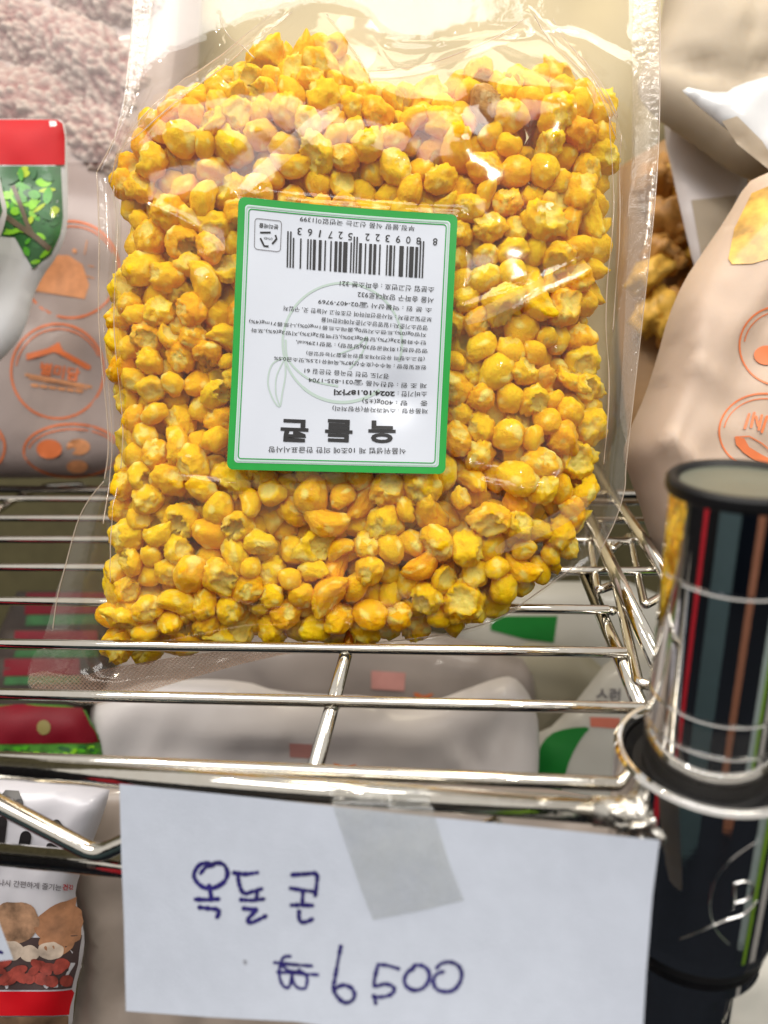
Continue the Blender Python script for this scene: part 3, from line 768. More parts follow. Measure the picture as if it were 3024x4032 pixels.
S.sheet('red_print', [(2265, 3245), (2400, 3262), (2400, 3305), (2262, 3290)], simple('orange_red_print', (.62, .20, .13), .5), rt, .0006, 50)
text_on('lettering', S, [('스럽', (2345, 2740), (2440, 2745), 70, 1, .02)], INK_S, rt, .0007)
text_on('lettering', S, [('저시', (2330, 3175), (2400, 3185), 26, 1, .01)], INK_S, rt, .0007)
wp = [(330, 2800), (520, 2690), (760, 2672), (960, 2680), (1090, 2722), (1270, 2735), (1450, 2738), (1590, 2775), (1700, 2765), (1830, 2715), (1960, 2668), (2020, 2662), (2070, 2710), (2115, 2800), (2125, 2930), (2118, 3100), (2090, 3500), (330, 3500)]
rt, S = pouch('white_topped_pouch', wp, .34, .012, GREIGE2, 'pale grey pouch with wavy white top edge standing under the front wires', 'pouch', seed=34, wr=.003, ws=.003, R=160, step=36,
      folds=[([(1780, 2960), (1900, 3080)], .003, 20), ([(1900, 2930), (1940, 3080)], .003, 20), ([(560, 2830), (1600, 2850)], .0012, 16), ([(560, 2870), (1600, 2890)], .0012, 16)])
S.sheet('pink_square', [(1140, 2925), (1232, 2930), (1228, 2985), (1142, 2980)], PINK, rt, .0006, 50)
strokes('printed_smile', S, [(catmull([(1312, 3005), (1355, 3030), (1402, 3008)], 6), [4, 10, 16, 22, 22, 22, 22, 20, 18, 14, 10, 6, 4])], ORANGE, rt, .0006, 20, disc=False)

# red-and-green packages at the left, under the shelf
SLV = simple('dark_pack_picture', (.03, .02, .015), .7, var=.2, scale=40)
for i, (x, y, w_, h_, d) in enumerate([(105, 2330, 330, 200, .43), (60, 2480, 330, 170, .415), (20, 2590, 300, 160, .40)]):
    rt, S = pouch('red_topped_pack', [(x-160, y), (x+w_, y-6), (x+w_+14, y+h_), (x+w_, 3400), (x-160, 3400)], d, .008, SLV,
        ['farthest red-topped pack with a green stripe, seen through the wires at left', 'middle red-topped pack with a green stripe, seen through the wires at left', 'nearest of the three red-topped packs behind the red pack with a hang hole'][i], 'pack', 'red-topped packs under the left of the shelf', seed=40+i, step=40) if False else pouch('red_topped_pack', [(x-160, y), (x+w_, y-6), (x+w_+14, y+h_), (x+w_, 3400), (x-160, 3400)], d, .008, SLV,
        ['farthest red-topped pack with a green stripe, seen through the wires at left', 'middle red-topped pack with a green stripe, seen through the wires at left', 'nearest of the three red-topped packs behind the red pack with a hang hole'][i], 'pack', seed=40+i, step=40)
    tag(rt, group='red-topped packs under the left of the shelf')
    S.sheet('red_band', [(x, y+4), (x+w_-6, y+2), (x+w_-4, y+h_*.42), (x-6, y+h_*.44)], RED_D, rt, .0005, 40)
    S.sheet('green_band', [(x+4, y+h_*.46), (x+w_-4, y+h_*.44), (x+w_-2, y+h_*.62), (x-4, y+h_*.66)], LEAF[2], rt, .0005, 40)
hp = [(-300, 2795), (60, 2770), (330, 2780), (362, 2850), (395, 2910), (408, 3000), (420, 3400), (-300, 3400)]
rt, S = pouch('red_hang_pack', hp, .33, .008, simple('green_picture', (.05, .18, .02), .4, var=.5, scale=120), 'crimson pack with a round hang hole and green picture strip under the shelf', 'pack', seed=45, R=120, step=30, wr=.002)
S.sheet('red_header', [(-290, 2800), (60, 2776), (325, 2786), (356, 2852), (386, 2912), (392, 2925), (-290, 2932)], RED_D, rt, .0005, 30)
S.sheet('hang_hole', circ(175, 2862, 27, 29, 24), simple('hole_shadow', (.16, .13, .03), .6), rt, .0008, 20)
rl = random.Random(3)
for i in range(22):
    x_ = rl.uniform(-20, 375); y_ = rl.uniform(2940, 2968); a1_ = rl.uniform(10, 24)
    S.sheet('leaf', smooth_poly([(x_-a1_, y_), (x_, y_-9), (x_+a1_, y_+rl.uniform(-8, 12)), (x_+3, y_+14)], 1), LEAF[rl.choice([1, 1, 2, 0])], rt, .0006+i*1e-5, 40)

# nut pack, lower left
np_ = [(-300, 3060), (440, 3080), (410, 3200), (330, 3400), (296, 3500), (300, 3560), (318, 3620), (335, 3690), (325, 3780), (295, 3900), (280, 4100), (-300, 4100)]
rt, S = pouch('nut_pack', np_, .235, .008, simple('white_printed_pack', (.47, .46, .50), .35, var=.05, scale=40, coat=.3), 'white pack with black lettering and a mixed nuts picture in the lower left corner', 'pack', seed=50, R=110, step=26, wr=.0015)
blk = simple('black_print', (.01, .008, .009), .35)
o = strokes('printed_letter', S, [([(0, 3165), (30, 3125), (62, 3128), (78, 3160)], 34), ([(12, 3230), (0, 3330)], 40), ([(120, 3200), (150, 3225)], 30), ([(105, 3290), (95, 3340)], 44), ([(225, 3240), (240, 3262)], 34), ([(200, 3330), (225, 3345)], 30)], blk, rt, .0006, 30)
text_on('lettering', S, [('하나시 간편하게 즐기는', (-30, 3468), (245, 3492), 26, 1, .01)], INK_S, rt, .0006)
text_on('lettering', S, [('건강', (250, 3490), (292, 3494), 26, 1, .02)], RED, rt, .0006)
NUT = [simple('walnut_print', (.30, .17, .10), .5, var=.6, scale=190), simple('almond_print', (.28, .13, .065), .5, var=.4, scale=150), simple('peanut_print', (.46, .37, .30), .5, var=.4, scale=150), simple('goji_print', (.22, .035, .025), .5, var=.6, scale=230)]
S.sheet('picture_ground', [(-280, 3700), (60, 3690), (318, 3690), (306, 3800), (280, 3895), (-280, 3895)], simple('dark_picture_ground', (.05, .03, .03), .5), rt, .0003, 40)
nl = [(60, 3630, 95, 85, 0), (0, 3710, 80, 55, 0), (250, 3640, 110, 85, 1), (225, 3710, 70, 48, 1), (40, 3740, 60, 40, 2), (200, 3740, 52, 36, 2), (120, 3750, 40, 32, 2)]
for i, (x, y, a, b, m_) in enumerate(nl):
    rr = random.Random(i)
    P = [(min(x+a*math.cos(t)*(1+rr.uniform(-.1, .1)), 315), y+b*math.sin(t)*(1+rr.uniform(-.1, .1))) for t in np.linspace(0, 6.28, 17)[:-1]]
    S.sheet('printed_nut', smooth_poly(P, 1), NUT[m_], rt, .0004+i*2e-5, 30)
rr = random.Random(5)
for i in range(20):
    x, y = rr.uniform(-20, 270), rr.uniform(3790, 3870); a, b, an = rr.uniform(22, 40), rr.uniform(14, 24), rr.uniform(-.8, .8)
    P = [(min(x+a*math.cos(t)*math.cos(an)-b*math.sin(t)*math.sin(an), 290), y+a*math.cos(t)*math.sin(an)+b*math.sin(t)*math.cos(an)) for t in np.linspace(0, 6.28, 13)[:-1]]
    S.sheet('printed_berry', P, NUT[3], rt, .0006+i*1.5e-5, 30)
S.sheet('red_band', [(-280, 3895), (284, 3895), (276, 3990), (-280, 3990)], RED, rt, .0011, 30)
S.sheet('picture_ground', [(-280, 3994), (274, 3994), (274, 4090), (-280, 4090)], simple('dark_nut_picture', (.12, .07, .04), .5, var=.7, scale=110), rt, .0011, 30)
# beige pouches behind the price card
rt, S = pouch('beige_pouch', [(180, 3080), (700, 3020), (2500, 3100), (2600, 3400), (2600, 4400), (250, 4400), (300, 3900), (345, 3690), (290, 3500)], .262, .012, simple('rose_beige_pouch', (.29, .24, .205), .42, var=.07, scale=20, bmp=.1, bscale=250, coat=.15),
      'rose beige pouch standing behind the handwritten price card', 'pouch', seed=52, wr=.003, R=150, step=50, folds=[([(430, 3500), (470, 4100)], .003, 22), ([(230, 3200), (900, 3230)], .0015, 20)])
rt, S = pouch('pale_corner_pouch', [(2480, 3700), (3300, 3640), (3500, 4400), (2400, 4400)], .25, .010, GREIGE3,
      'pale grey pouch behind the foot of the chrome post, bottom right corner', 'pouch', seed=53, R=150, step=45, folds=[([(2900, 3720), (2840, 4000)], .002, 20)])
# little price tag cut by the left edge
tS = Surf(.165, lambda x, y: 0)
PAPER = simple('white_paper', (.385, .42, .495), .75, var=.03, scale=260, bmp=.22, bscale=2600)
tt = empty('price_tag', W(0, 3780, .165), 'corner of a white paper tag with a blue pen mark, at the left edge', 'price tag')
tS.sheet('paper', [(-300, 3400), (-60, 3400), (0, 3640), (52, 3778), (-20, 3786), (-300, 3790)], PAPER, tt, 0, 60)
PEN = simple('blue_marker_ink', (.010, .006, .095), .4, var=.3, scale=200)
strokes('pen_mark', tS, [([(-30, 3735), (8, 3750)], 12)], PEN, tt, .0001, 10)

# ------------------------------------------------------------------ the clear bag of puffed corn
KB = .2105/F; D0 = .224
def q(L): return [(x*1.8229, y*1.8229) for x, y in L]
def qs(L, k): return [(CX+(x*1.8229-CX)*k, CY+(y*1.8229-CY)*k) for x, y in L]
def qo(L): return qs(L, D0/.2105-.004)        # rim of the bag: lies in the plane of the seals
def qk(L): return qs(L, 1.028)
content = qk([(228, 350), (300, 225), (360, 175), (440, 135), (530, 95), (620, 78), (680, 42), (735, 40), (752, 75), (748, 118), (830, 150), (960, 160), (1000, 105), (1060, 85), (1100, 135), (1170, 108), (1240, 118), (1275, 155), (1330, 175), (1338, 300), (1315, 400), (1322, 500), (1300, 600), (1275, 700), (1292, 800), (1318, 880), (1285, 960), (1292, 1040), (1272, 1120), (1265, 1190), (1190, 1250), (1110, 1310), (1050, 1345), (960, 1372), (850, 1388), (700, 1392), (550, 1380), (450, 1392), (330, 1428), (180, 1430), (178, 1370), (200, 1280), (228, 1180), (218, 1060), (245, 960), (238, 870), (218, 770), (218, 650), (255, 560), (262, 480), (230, 400)])
outline = qo([(290, -110), (282, 60), (262, 250), (207, 370), (212, 500), (212, 700), (232, 940), (228, 1010), (222, 1040), (190, 1080), (165, 1130), (138, 1220), (112, 1300), (98, 1360), (80, 1400), (64, 1425), (50, 1495), (110, 1508), (190, 1530), (270, 1512), (400, 1470), (560, 1425), (700, 1405), (840, 1397), (980, 1378), (1080, 1345), (1160, 1290), (1230, 1240), (1290, 1225), (1300, 1190), (1330, 1130), (1352, 1060), (1355, 980), (1372, 850), (1400, 600), (1420, 400), (1428, 200), (1425, 0), (1420, -110)])

# centres of the kernels: relaxed packing between the two films
cellp = 8
gx = np.arange(100, 2700, cellp); gy = np.arange(-260, 2820, cellp)
GX, GY = np.meshgrid(gx, gy)
sd_ = np.where(inside(GX, GY, content), 1, -1)*seg_dist(GX, GY, content)
gyy, gxx = np.gradient(sd_, cellp)
def samp(G, x, y):
    i = np.clip(((y-gy[0])/cellp).astype(int), 0, len(gy)-1); j = np.clip(((x-gx[0])/cellp).astype(int), 0, len(gx)-1); return G[i, j]
NK = 1300; rk = 53.0          # in pixels of KB metres
X = np.zeros((0, 2))
while len(X) < NK:
    c = rng.uniform((150, 40), (2480, 2640), (4000, 2)); c = c[samp(sd_, c[:, 0], c[:, 1]) > 45]; X = np.vstack([X, c])
X = X[:NK]; HC = 140.0; RC = 330.0
def hc(x, y):
    d = np.clip((samp(sd_, x, y)-40)/RC, 0, 1); top = np.clip((y-20)/420, .25, 1)
    return HC*np.sqrt(np.clip(1-(1-d)**2, 0, 1))*top+4
P3 = np.column_stack([X, rng.uniform(-1, 1, NK)*hc(X[:, 0], X[:, 1])]).astype(np.float32)
rad = rng.normal(rk, 8, NK).clip(38, 70).astype(np.float32)
for it in range(110):
    dlt = P3[:, None, :]-P3[None, :, :]; dist = np.sqrt((dlt**2).sum(2))+1e-6
    ov = (rad[:, None]+rad[None, :])*.97-dist; np.fill_diagonal(ov, 0); ov = np.clip(ov, 0, None)
    P3 += (dlt/dist[..., None]*ov[..., None]).sum(1)*.22
    for _ in range(2):
        s_ = samp(sd_, P3[:, 0], P3[:, 1]); m_ = s_ < 42
        P3[m_, 0] += (samp(gxx, P3[:, 0], P3[:, 1])*(42-s_)*.8)[m_]; P3[m_, 1] += (samp(gyy, P3[:, 0], P3[:, 1])*(42-s_)*.8)[m_]
    lim = hc(P3[:, 0], P3[:, 1]); und = (P3[:, 0] > 880)&(P3[:, 0] < 1820)&(P3[:, 1] > 770)&(P3[:, 1] < 1900); P3[:, 2] = np.clip(P3[:, 2], -lim, lim-und*34)

# film height maps
def gauss(A, s):
    n = int(3*s); kx = np.exp(-np.arange(-n, n+1)**2/(2*s*s)); kx /= kx.sum()
    A = np.apply_along_axis(lambda v: np.convolve(np.pad(v, n, 'edge'), kx, 'valid'), 0, A)
    return np.apply_along_axis(lambda v: np.convolve(np.pad(v, n, 'edge'), kx, 'valid'), 1, A)
def maxf(A, n):
    B = A.copy()
    for k in range(-n, n+1): B = np.maximum(B, np.roll(A, k, 0))
    Cc = B.copy()
    for k in range(-n, n+1): Cc = np.maximum(Cc, np.roll(B, k, 1))
    return Cc
sdo = np.where(inside(GX, GY, outline), 1, -1)*seg_dist(GX, GY, outline)
edge = np.clip((sdo-20)/120, 0, 1)
def film(sign):
    A = np.full(GX.shape, 6.0)
    for (x, y, z), r_ in zip(P3, rad):
        m_ = (np.abs(gx-x) < r_+15); n_ = (np.abs(gy-y) < r_+15)
        sx, sy = np.meshgrid(gx[m_], gy[n_]); rr2 = (r_+14)**2-(sx-x)**2-(sy-y)**2
        hgt = np.where(rr2 > 0, sign*z+np.sqrt(np.clip(rr2, 0, None))*1.0, 0)
        idx = np.ix_(n_, m_); A[idx] = np.maximum(A[idx], hgt)
    B = gauss(maxf(A, 6), 6.5)
    big = gauss(maxf(A, 9), 12)
    Hh = np.maximum(B*.65+big*.35, gauss(A, 2)+4)
    rid = np.zeros(GX.shape)
    for i in range(0, GX.shape[0]):
        for j in range(0, GX.shape[1], 1):
            pass
        break
    return Hh, big
Hf, HfB = film(1); Hb, _ = film(-1)
# wrinkles from sums of stretched sines (cheap ridged noise)
def wr_noise(seed, amp, n=9, s0=.006, s1=.02):
    r = np.random.default_rng(seed); A = np.zeros(GX.shape)
    for i in range(n):
        an = r.uniform(0, 3.14); k = r.uniform(s0, s1); ph = r.uniform(0, 6.28)
        wx = 60*np.sin(GY*r.uniform(.002, .006)+r.uniform(0, 6)); wy = 60*np.sin(GX*r.uniform(.002, .006)+r.uniform(0, 6))
        A += (1-np.abs(np.sin(((GX+wx)*math.cos(an)+(GY+wy)*math.sin(an))*k+ph)))**2*r.uniform(.3, 1)
    return A/n*amp
Hf = Hf+wr_noise(4, 9); Hb = Hb+wr_noise(5, 14)
creases = [([(375, 690), (540, 520), (740, 330), (960, 120), (1100, -60)], 26, 9), ([(430, 640), (620, 440), (760, 230)], 16, 7),
           ([(2110, -60), (2230, 90), (2310, 240), (2380, 420), (2475, 540)], 26, 9), ([(2440, 470), (2480, 560), (2465, 800)], 14, 8),
           ([(2330, 120), (2330, 300), (2440, 470)], 12, 6), ([(1520, 60), (1800, 70), (2100, 20)], 10, 14), ([(1460, 60), (1600, 240), (1750, 60)], 10, 10),
           ([(2010, 1240), (2330, 1060)], 14, 9), ([(1800, 1230), (2080, 1130), (2330, 1000)], 12, 8), ([(2190, 1380), (2235, 1600), (2215, 1850), (2060, 1930), (1900, 1900)], 22, 12),
           ([(1770, 1680), (1790, 1770), (1850, 1830), (1950, 1850)], 18, 8), ([(690, 1880), (860, 1905), (1010, 1915)], 18, 9), ([(950, 1875), (1200, 1890), (1400, 1885)], 14, 10),
           ([(2330, 2080), (2140, 2180), (1960, 2240)], 12, 7), ([(400, 700), (480, 800), (620, 830), (760, 900)], 18, 9), ([(450, 1100), (470, 1250), (480, 1400)], 14, 7),
           ([(440, 1930), (450, 2040), (420, 2200), (470, 2350)], 18, 7), ([(830, 60), (800, 200), (900, 330)], 16, 8), ([(820, -60), (850, 120)], 14, 6), ([(900, 230), (980, 120), (1020, 30)], 12, 6)]
for pl, amp, wd in creases:
    pl = [tuple(p) for p in catmull(pl, 6)]
    Hf = Hf+amp*np.exp(-seg_dist(GX, GY, pl, False)/wd)
Hf = Hf*edge+2; Hb = Hb*edge+2
# the sticker presses the film smooth
LTL, LTR, LBR, LBL = np.array((950., 797.)), np.array((1797., 868.)), np.array((1748., 1870.)), np.array((905., 1852.))
stk = [tuple(LTL), tuple(LTR), tuple(LBR), tuple(LBL)]
Hs = np.maximum(HfB, gauss(HfB, 16))*.7+gauss(HfB, 14)*.3+24; Hs = gauss(Hs+wr_noise(9, 14, 6, .002, .005), 7)
Hs = Hs - 22*np.exp(-((GX-1560)**2+(GY-1560)**2)/90**2)     # small dent in the sticker
ins = np.where(inside(GX, GY, stk), 1, -1)*seg_dist(GX, GY, stk)
bl = np.clip((ins+50)/60, 0, 1); bl = bl*bl*(3-2*bl)
Hf = Hf*(1-bl)+(Hs-2)*bl
def bil(G):
    def f(x, y):
        u = min(max((x-gx[0])/cellp, 0), len(gx)-1.001); v = min(max((y-gy[0])/cellp, 0), len(gy)-1.001)
        j, i = int(u), int(v); a, b = u-j, v-i
        return (G[i, j]*(1-a)*(1-b)+G[i, j+1]*a*(1-b)+G[i+1, j]*(1-a)*b+G[i+1, j+1]*a*b)*KB
    return f
SF = Surf(D0, bil(Hf), KB); SBk = Surf(D0, bil(-Hb), KB); ST = Surf(D0, bil(np.maximum(Hs, 0)), KB)

bag = empty('snack_bag', SF.at(1400, 2540), 'clear plastic bag full of yellow puffed corn with an upside-down green-bordered label', 'bag')
ol = smooth_poly(outline, 1)
SF.sheet('film_front', ol, FILM, bag, 0, 13)
SBk.sheet('film_back', ol, FILM_BACK, bag, 0, 24)
rs = qo([(1300, -110), (1420, -110), (1425, 0), (1428, 200), (1420, 400), (1400, 600), (1372, 850), (1355, 980), (1346, 1000), (1338, 900), (1350, 600), (1372, 300), (1352, 190), (1330, 60)])
rs = qo([(1372, -110), (1417, -110), (1422, 0), (1425, 200), (1417, 400), (1397, 600), (1370, 850), (1354, 960), (1336, 900), (1348, 700), (1352, 500), (1357, 300), (1365, 100)])
SF.sheet('side_seal', rs, SEAL_R, bag, .0004, 30, uv=True)
SF.sheet('side_seal', qo([(292, -110), (345, -110), (322, 60), (300, 200), (262, 262), (284, 60)]), SEAL_R, bag, .0004, 30, uv=True)
SF.sheet('bottom_seal', smooth_poly(qo([(66, 1445), (180, 1462), (250, 1432), (420, 1405), (600, 1395), (700, 1398), (560, 1424), (400, 1468), (270, 1508), (190, 1524), (112, 1503), (58, 1486)]), 1), SEAL, bag, .0004, 22, uv=True)
FOLD = film_mat('doubled_film_sheen', .13, .12, (.98, .96, .93), 1.0, bmp=.3, bscale=160, veilcol=(.93, .86, .72))
for pl in ([(212, 368), (300, 255), (430, 128), (560, -20), (610, -20), (470, 140), (340, 262), (250, 335)],
           [(505, 430), (560, 365), (700, 240), (745, 225), (735, 262), (620, 360), (560, 410), (530, 436)],  # this strip is a reflection painted on as pale film
           [(1170, -20), (1215, -20), (1285, 120), (1345, 235), (1352, 290), (1322, 262), (1262, 140)],
           [(800, 168), (930, 130), (1080, 70), (1190, -20), (1140, -20), (1040, 60), (900, 112), (795, 140)],
           [(700, -20), (830, -20), (800, 150), (770, 90)], [(1000, 690), (1100, 640), (1270, 560), (1280, 585), (1120, 665), (1010, 712)],
           [(1060, 1180), (1180, 1120), (1275, 1060), (1280, 1100), (1160, 1165), (1075, 1200)]):
    SF.sheet('film_fold_sheen', smooth_poly(q(pl), 1), FOLD, bag, .0004, 22)
# pale tubes along rims and creases, painting in their bright highlights
RIM = film_mat('film_rim_glint', .35, .08, (.95, .9, .85), 3.0, veilcol=(.9, .8, .7))
for ln, r_ in [(qo([(207, 370), (212, 500), (212, 700), (232, 940), (224, 1035)]), .00022), (qo([(290, -100), (282, 60), (262, 250), (207, 370)]), .00018),
           (qo([(222, 1040), (190, 1080), (165, 1130), (140, 1220), (122, 1290), (112, 1360)]), .00018), (qo([(1426, -100), (1427, 200), (1419, 400), (1399, 600), (1371, 850), (1354, 1000), (1350, 1060), (1328, 1130), (1300, 1185)]), .00018),
           (qo([(560, 1398), (700, 1394), (840, 1386), (980, 1366), (1080, 1334), (1170, 1275), (1240, 1225)]), .0002), (qo([(222, 700), (240, 940), (236, 1040), (244, 1130)]), .00018)]:
    P = catmull(ln, 8)
    vs, fs = tube_geo([SF.at(p[0], p[1], .0001) for p in P], r_, 6)
    link('film_edge_glint', mesh(vs, fs, 'film_edge_glint'), RIM, bag)
for ln in ([(212, 368), (300, 255), (430, 128), (575, -30)], [(250, 335), (340, 262), (470, 140), (620, -30)], [(1170, -20), (1262, 140), (1322, 262), (1352, 300)], [(1215, -20), (1285, 120), (1345, 235)],
           [(1318, 250), (1335, 420), (1322, 620), (1330, 820), (1318, 1000)], [(1350, 280), (1352, 500), (1345, 700)], [(228, 380), (236, 520), (230, 700), (250, 900), (246, 1010)], [(240, 1050), (236, 1150), (232, 1260)],
           [(795, 140), (900, 112), (1040, 60), (1150, -20)], [(455, -20), (480, 30), (545, 110)], [(800, 168), (770, 90), (700, -20)], [(1340, 240), (1300, 180), (1262, 90)]):
    P = catmull(q(ln), 8)
    vs, fs = tube_geo([SF.at(p[0], p[1], .0005) for p in P], [.00006+.00014*abs(math.sin(i*.37+ln[0][0])) for i in range(len(P))], 6)
    link('film_edge_glint', mesh(vs, fs, 'film_edge_glint'), RIM, bag)  # crease highlight put in as a pale tube

# ---- kernels
def kernel_mesh(seed, kind, sub):
    bm = bmesh.new(); bmesh.ops.create_icosphere(bm, subdivisions=sub, radius=1)
    rnd = random.Random(seed); o = Vector((rnd.random()*50, rnd.random()*50, rnd.random()*50))
    ax = {'whole': (1.12, .95, .82), 'nugget': (1.15, .95, .85), 'torn': (1.15, 1.0, .85), 'ring': (1.05, 1.05, .8), 'long': (1.42, .8, .78), 'shell': (1.2, 1.05, .7)}[kind]
    am = {'whole': .13, 'nugget': .19, 'torn': .21, 'ring': .17, 'long': .18, 'shell': .21}[kind]
    hi = {'whole': .015, 'nugget': .030, 'torn': .042, 'ring': .035, 'long': .028, 'shell': .045}[kind]
    cd = Vector((rnd.uniform(-.5, .5), rnd.uniform(-.5, .5), 1)).normalized()
    cd2 = Vector((rnd.uniform(-1, 1), rnd.uniform(-1, 1), rnd.uniform(-.4, .6))).normalized()
    pale = []
    for v in bm.verts:
        p = v.co.copy(); d = p.normalized()
        n1 = noise.noise(d*1.1+o); n2 = noise.noise(d*2.6+o*1.3); n3 = noise.noise(d*7+o); n4 = noise.noise(d*15+o)
        n5 = noise.noise(d*30+o); r_ = 1+am*n1*1.1+am*.65*n2+hi*n3*1.9+hi*1.0*n4+.034*n5
        if kind != 'whole': r_ -= am*.55*max(0, .25-abs(n2))*2.0            # folds
        pl = max(0, noise.noise(d*1.7+o*2.1)-.06)*1.5
        push = Vector((0, 0, 0))
        if kind in ('torn', 'ring', 'shell', 'nugget'):
            c = d.dot(cd)+.14*n3+.16*n2
            w0, dep = {'torn': (.80, .36), 'ring': (.84, .85), 'shell': (.68, .50), 'nugget': (.91, .18)}[kind]
            if c > w0:
                t = min(1, (c-w0)/(1-w0)*1.5); t = t*t*(3-2*t); push -= cd*dep*t*(1+.3*n4); pl = max(pl, .30+.45*t)
            elif c > w0-.14:
                t = 1-(w0-c)/.14; r_ *= 1+.10*t*(1+2*n4); pl = max(pl, .30*t)
        if kind in ('torn', 'shell'):
            c = d.dot(cd2)+.2*n3
            if c > .80: r_ *= 1+.22*(c-.80)/.2; pl = max(pl, .35)
        p = Vector((d.x*ax[0], d.y*ax[1], d.z*ax[2]))*r_+push
        if kind == 'whole':
            p.y *= 1-.18*p.x; p.z *= 1-.12*p.x
        if kind == 'long': p.y += .22*p.x*p.x-.1
        v.co = p*rk*KB*1.10
        pale.append(min(1, pl))
    me = bpy.data.meshes.new('corn_kernel'); bm.to_mesh(me); bm.free()
    a = me.attributes.new('pale', 'FLOAT', 'POINT'); a.data.foreach_set('value', pale)
    me.materials.append(KM); me.shade_smooth()
    return me
kinds = ['nugget', 'whole', 'torn', 'nugget', 'nugget', 'ring', 'long', 'torn', 'nugget', 'shell', 'nugget', 'torn', 'nugget', 'long', 'nugget', 'nugget', 'whole', 'whole']
KL = [kernel_mesh(100+i, k_, 4) for i, k_ in enumerate(kinds)]
KLow = [kernel_mesh(100+i, k_, 3) for i, k_ in enumerate(kinds)]
LAB = {'nugget': 'bumpy golden puffed corn kernel', 'whole': 'smooth unbroken amber corn kernel', 'torn': 'torn corn kernel with pale split',
       'ring': 'hollow corn kernel with pale rim', 'long': 'slim curved golden corn kernel', 'shell': 'ragged cup-shaped pale corn kernel'}
# visibility ranking on a pixel grid
zb = np.full((len(gy), len(gx)), -1e9); ib = np.full(zb.shape, -1, int)
for i, ((x, y, z), r_) in enumerate(zip(P3, rad)):
    m_ = (np.abs(gx-x) < r_); n_ = (np.abs(gy-y) < r_)
    sx, sy = np.meshgrid(gx[m_], gy[n_]); rr2 = r_**2-(sx-x)**2-(sy-y)**2
    hgt = np.where(rr2 > 0, z+np.sqrt(np.clip(rr2, 0, None)), -1e9); idx = np.ix_(n_, m_)
    better = hgt > zb[idx]; zb[idx] = np.where(better, hgt, zb[idx]); ib[idx] = np.where(better, i, ib[idx])
cnt = np.bincount(ib[ib >= 0], minlength=NK); order = np.argsort(-cnt); front = set(order[:300].tolist())
MB = R3.copy()
sv, sf, sp = [], [], []; off_ = 0
lowcache = []
for me in KLow:
    co = np.zeros(len(me.vertices)*3); me.vertices.foreach_get('co', co)
    fc = np.zeros(len(me.polygons)*3, int); me.polygons.foreach_get('vertices', fc)
    pv = np.zeros(len(me.vertices)); me.attributes['pale'].data.foreach_get('value', pv)
    lowcache.append((co.reshape(-1, 3), fc.reshape(-1, 3), pv))
special = []
for i in range(NK):
    x, y, z = P3[i]; k = int(rng.integers(len(kinds)))
    pos = right*((x-CX)*KB)-up*((y-CY)*KB)+fwd*(D0-z*KB)
    rr = random.Random(i)
    # tilt so that openings tend to face the film
    rot = Matrix.Rotation(rr.uniform(0, 6.28), 3, 'Z') @ Matrix.Rotation(rr.gauss(0, .6), 3, 'X') @ Matrix.Rotation(rr.gauss(0, .6), 3, 'Y') @ Matrix.Rotation(rr.uniform(0, 6.28), 3, 'Z')
    M = MB @ rot; s = rad[i]/rk*rr.uniform(.97, 1.10)
    if i in front:
        o = bpy.data.objects.new('corn_kernel', KL[k]); C.objects.link(o)
        o.matrix_world = Matrix.Translation(pos) @ (M*s).to_4x4()
        zn = ('above the label' if y < 830 else 'below the label' if y > 1860 else 'left of the label' if x < 930 else 'right of the label' if x > 1760 else 'beneath the label')
        if y < 420: zn = 'at the top of the heap'
        if y > 2330: zn = 'along the bottom of the bag'
        if zn in ('above the label', 'below the label', 'along the bottom of the bag', 'at the top of the heap'): zn += (', left' if x < 950 else ', right' if x > 1650 else ', middle')
        tag(o, LAB[kinds[k]]+' '+zn, 'corn kernel', 'corn kernels '+zn+': '+kinds[k])
        special.append((o, x, y, z))
    else:
        co, fc, pv = lowcache[k]; Mn = np.array(M)*s
        sv.append(co @ Mn.T+np.array(pos)); sf.append(fc+off_); sp.append(pv); off_ += len(co)
# one dark burnt kernel near the top right of the bag
bk = min(special, key=lambda t: (t[1]-1835)**2+(t[2]-350)**2-(t[3]*1.5)*100)
o = bk[0]; o.data = KL[0].copy(); o.data.materials.clear(); o.data.materials.append(KM_BROWN)
o['label'] = 'dark brown toasted corn kernel near the top of the bag, above the label'; o['group'] = 'toasted kernel'
V = np.vstack(sv); Fc = np.vstack(sf); me = bpy.data.meshes.new('corn_kernels')
me.vertices.add(len(V)); me.vertices.foreach_set('co', V.ravel()); me.loops.add(len(Fc)*3); me.loops.foreach_set('vertex_index', Fc.ravel())
me.polygons.add(len(Fc)); me.polygons.foreach_set('loop_start', np.arange(0, len(Fc)*3, 3)); me.update(calc_edges=True)
a = me.attributes.new('pale', 'FLOAT', 'POINT'); a.data.foreach_set('value', np.concatenate(sp))
o = link('corn_kernels', me, KM)
tag(o, 'mass of yellow puffed corn deeper in the clear bag, behind the front kernels', 'corn kernels', kind='stuff')

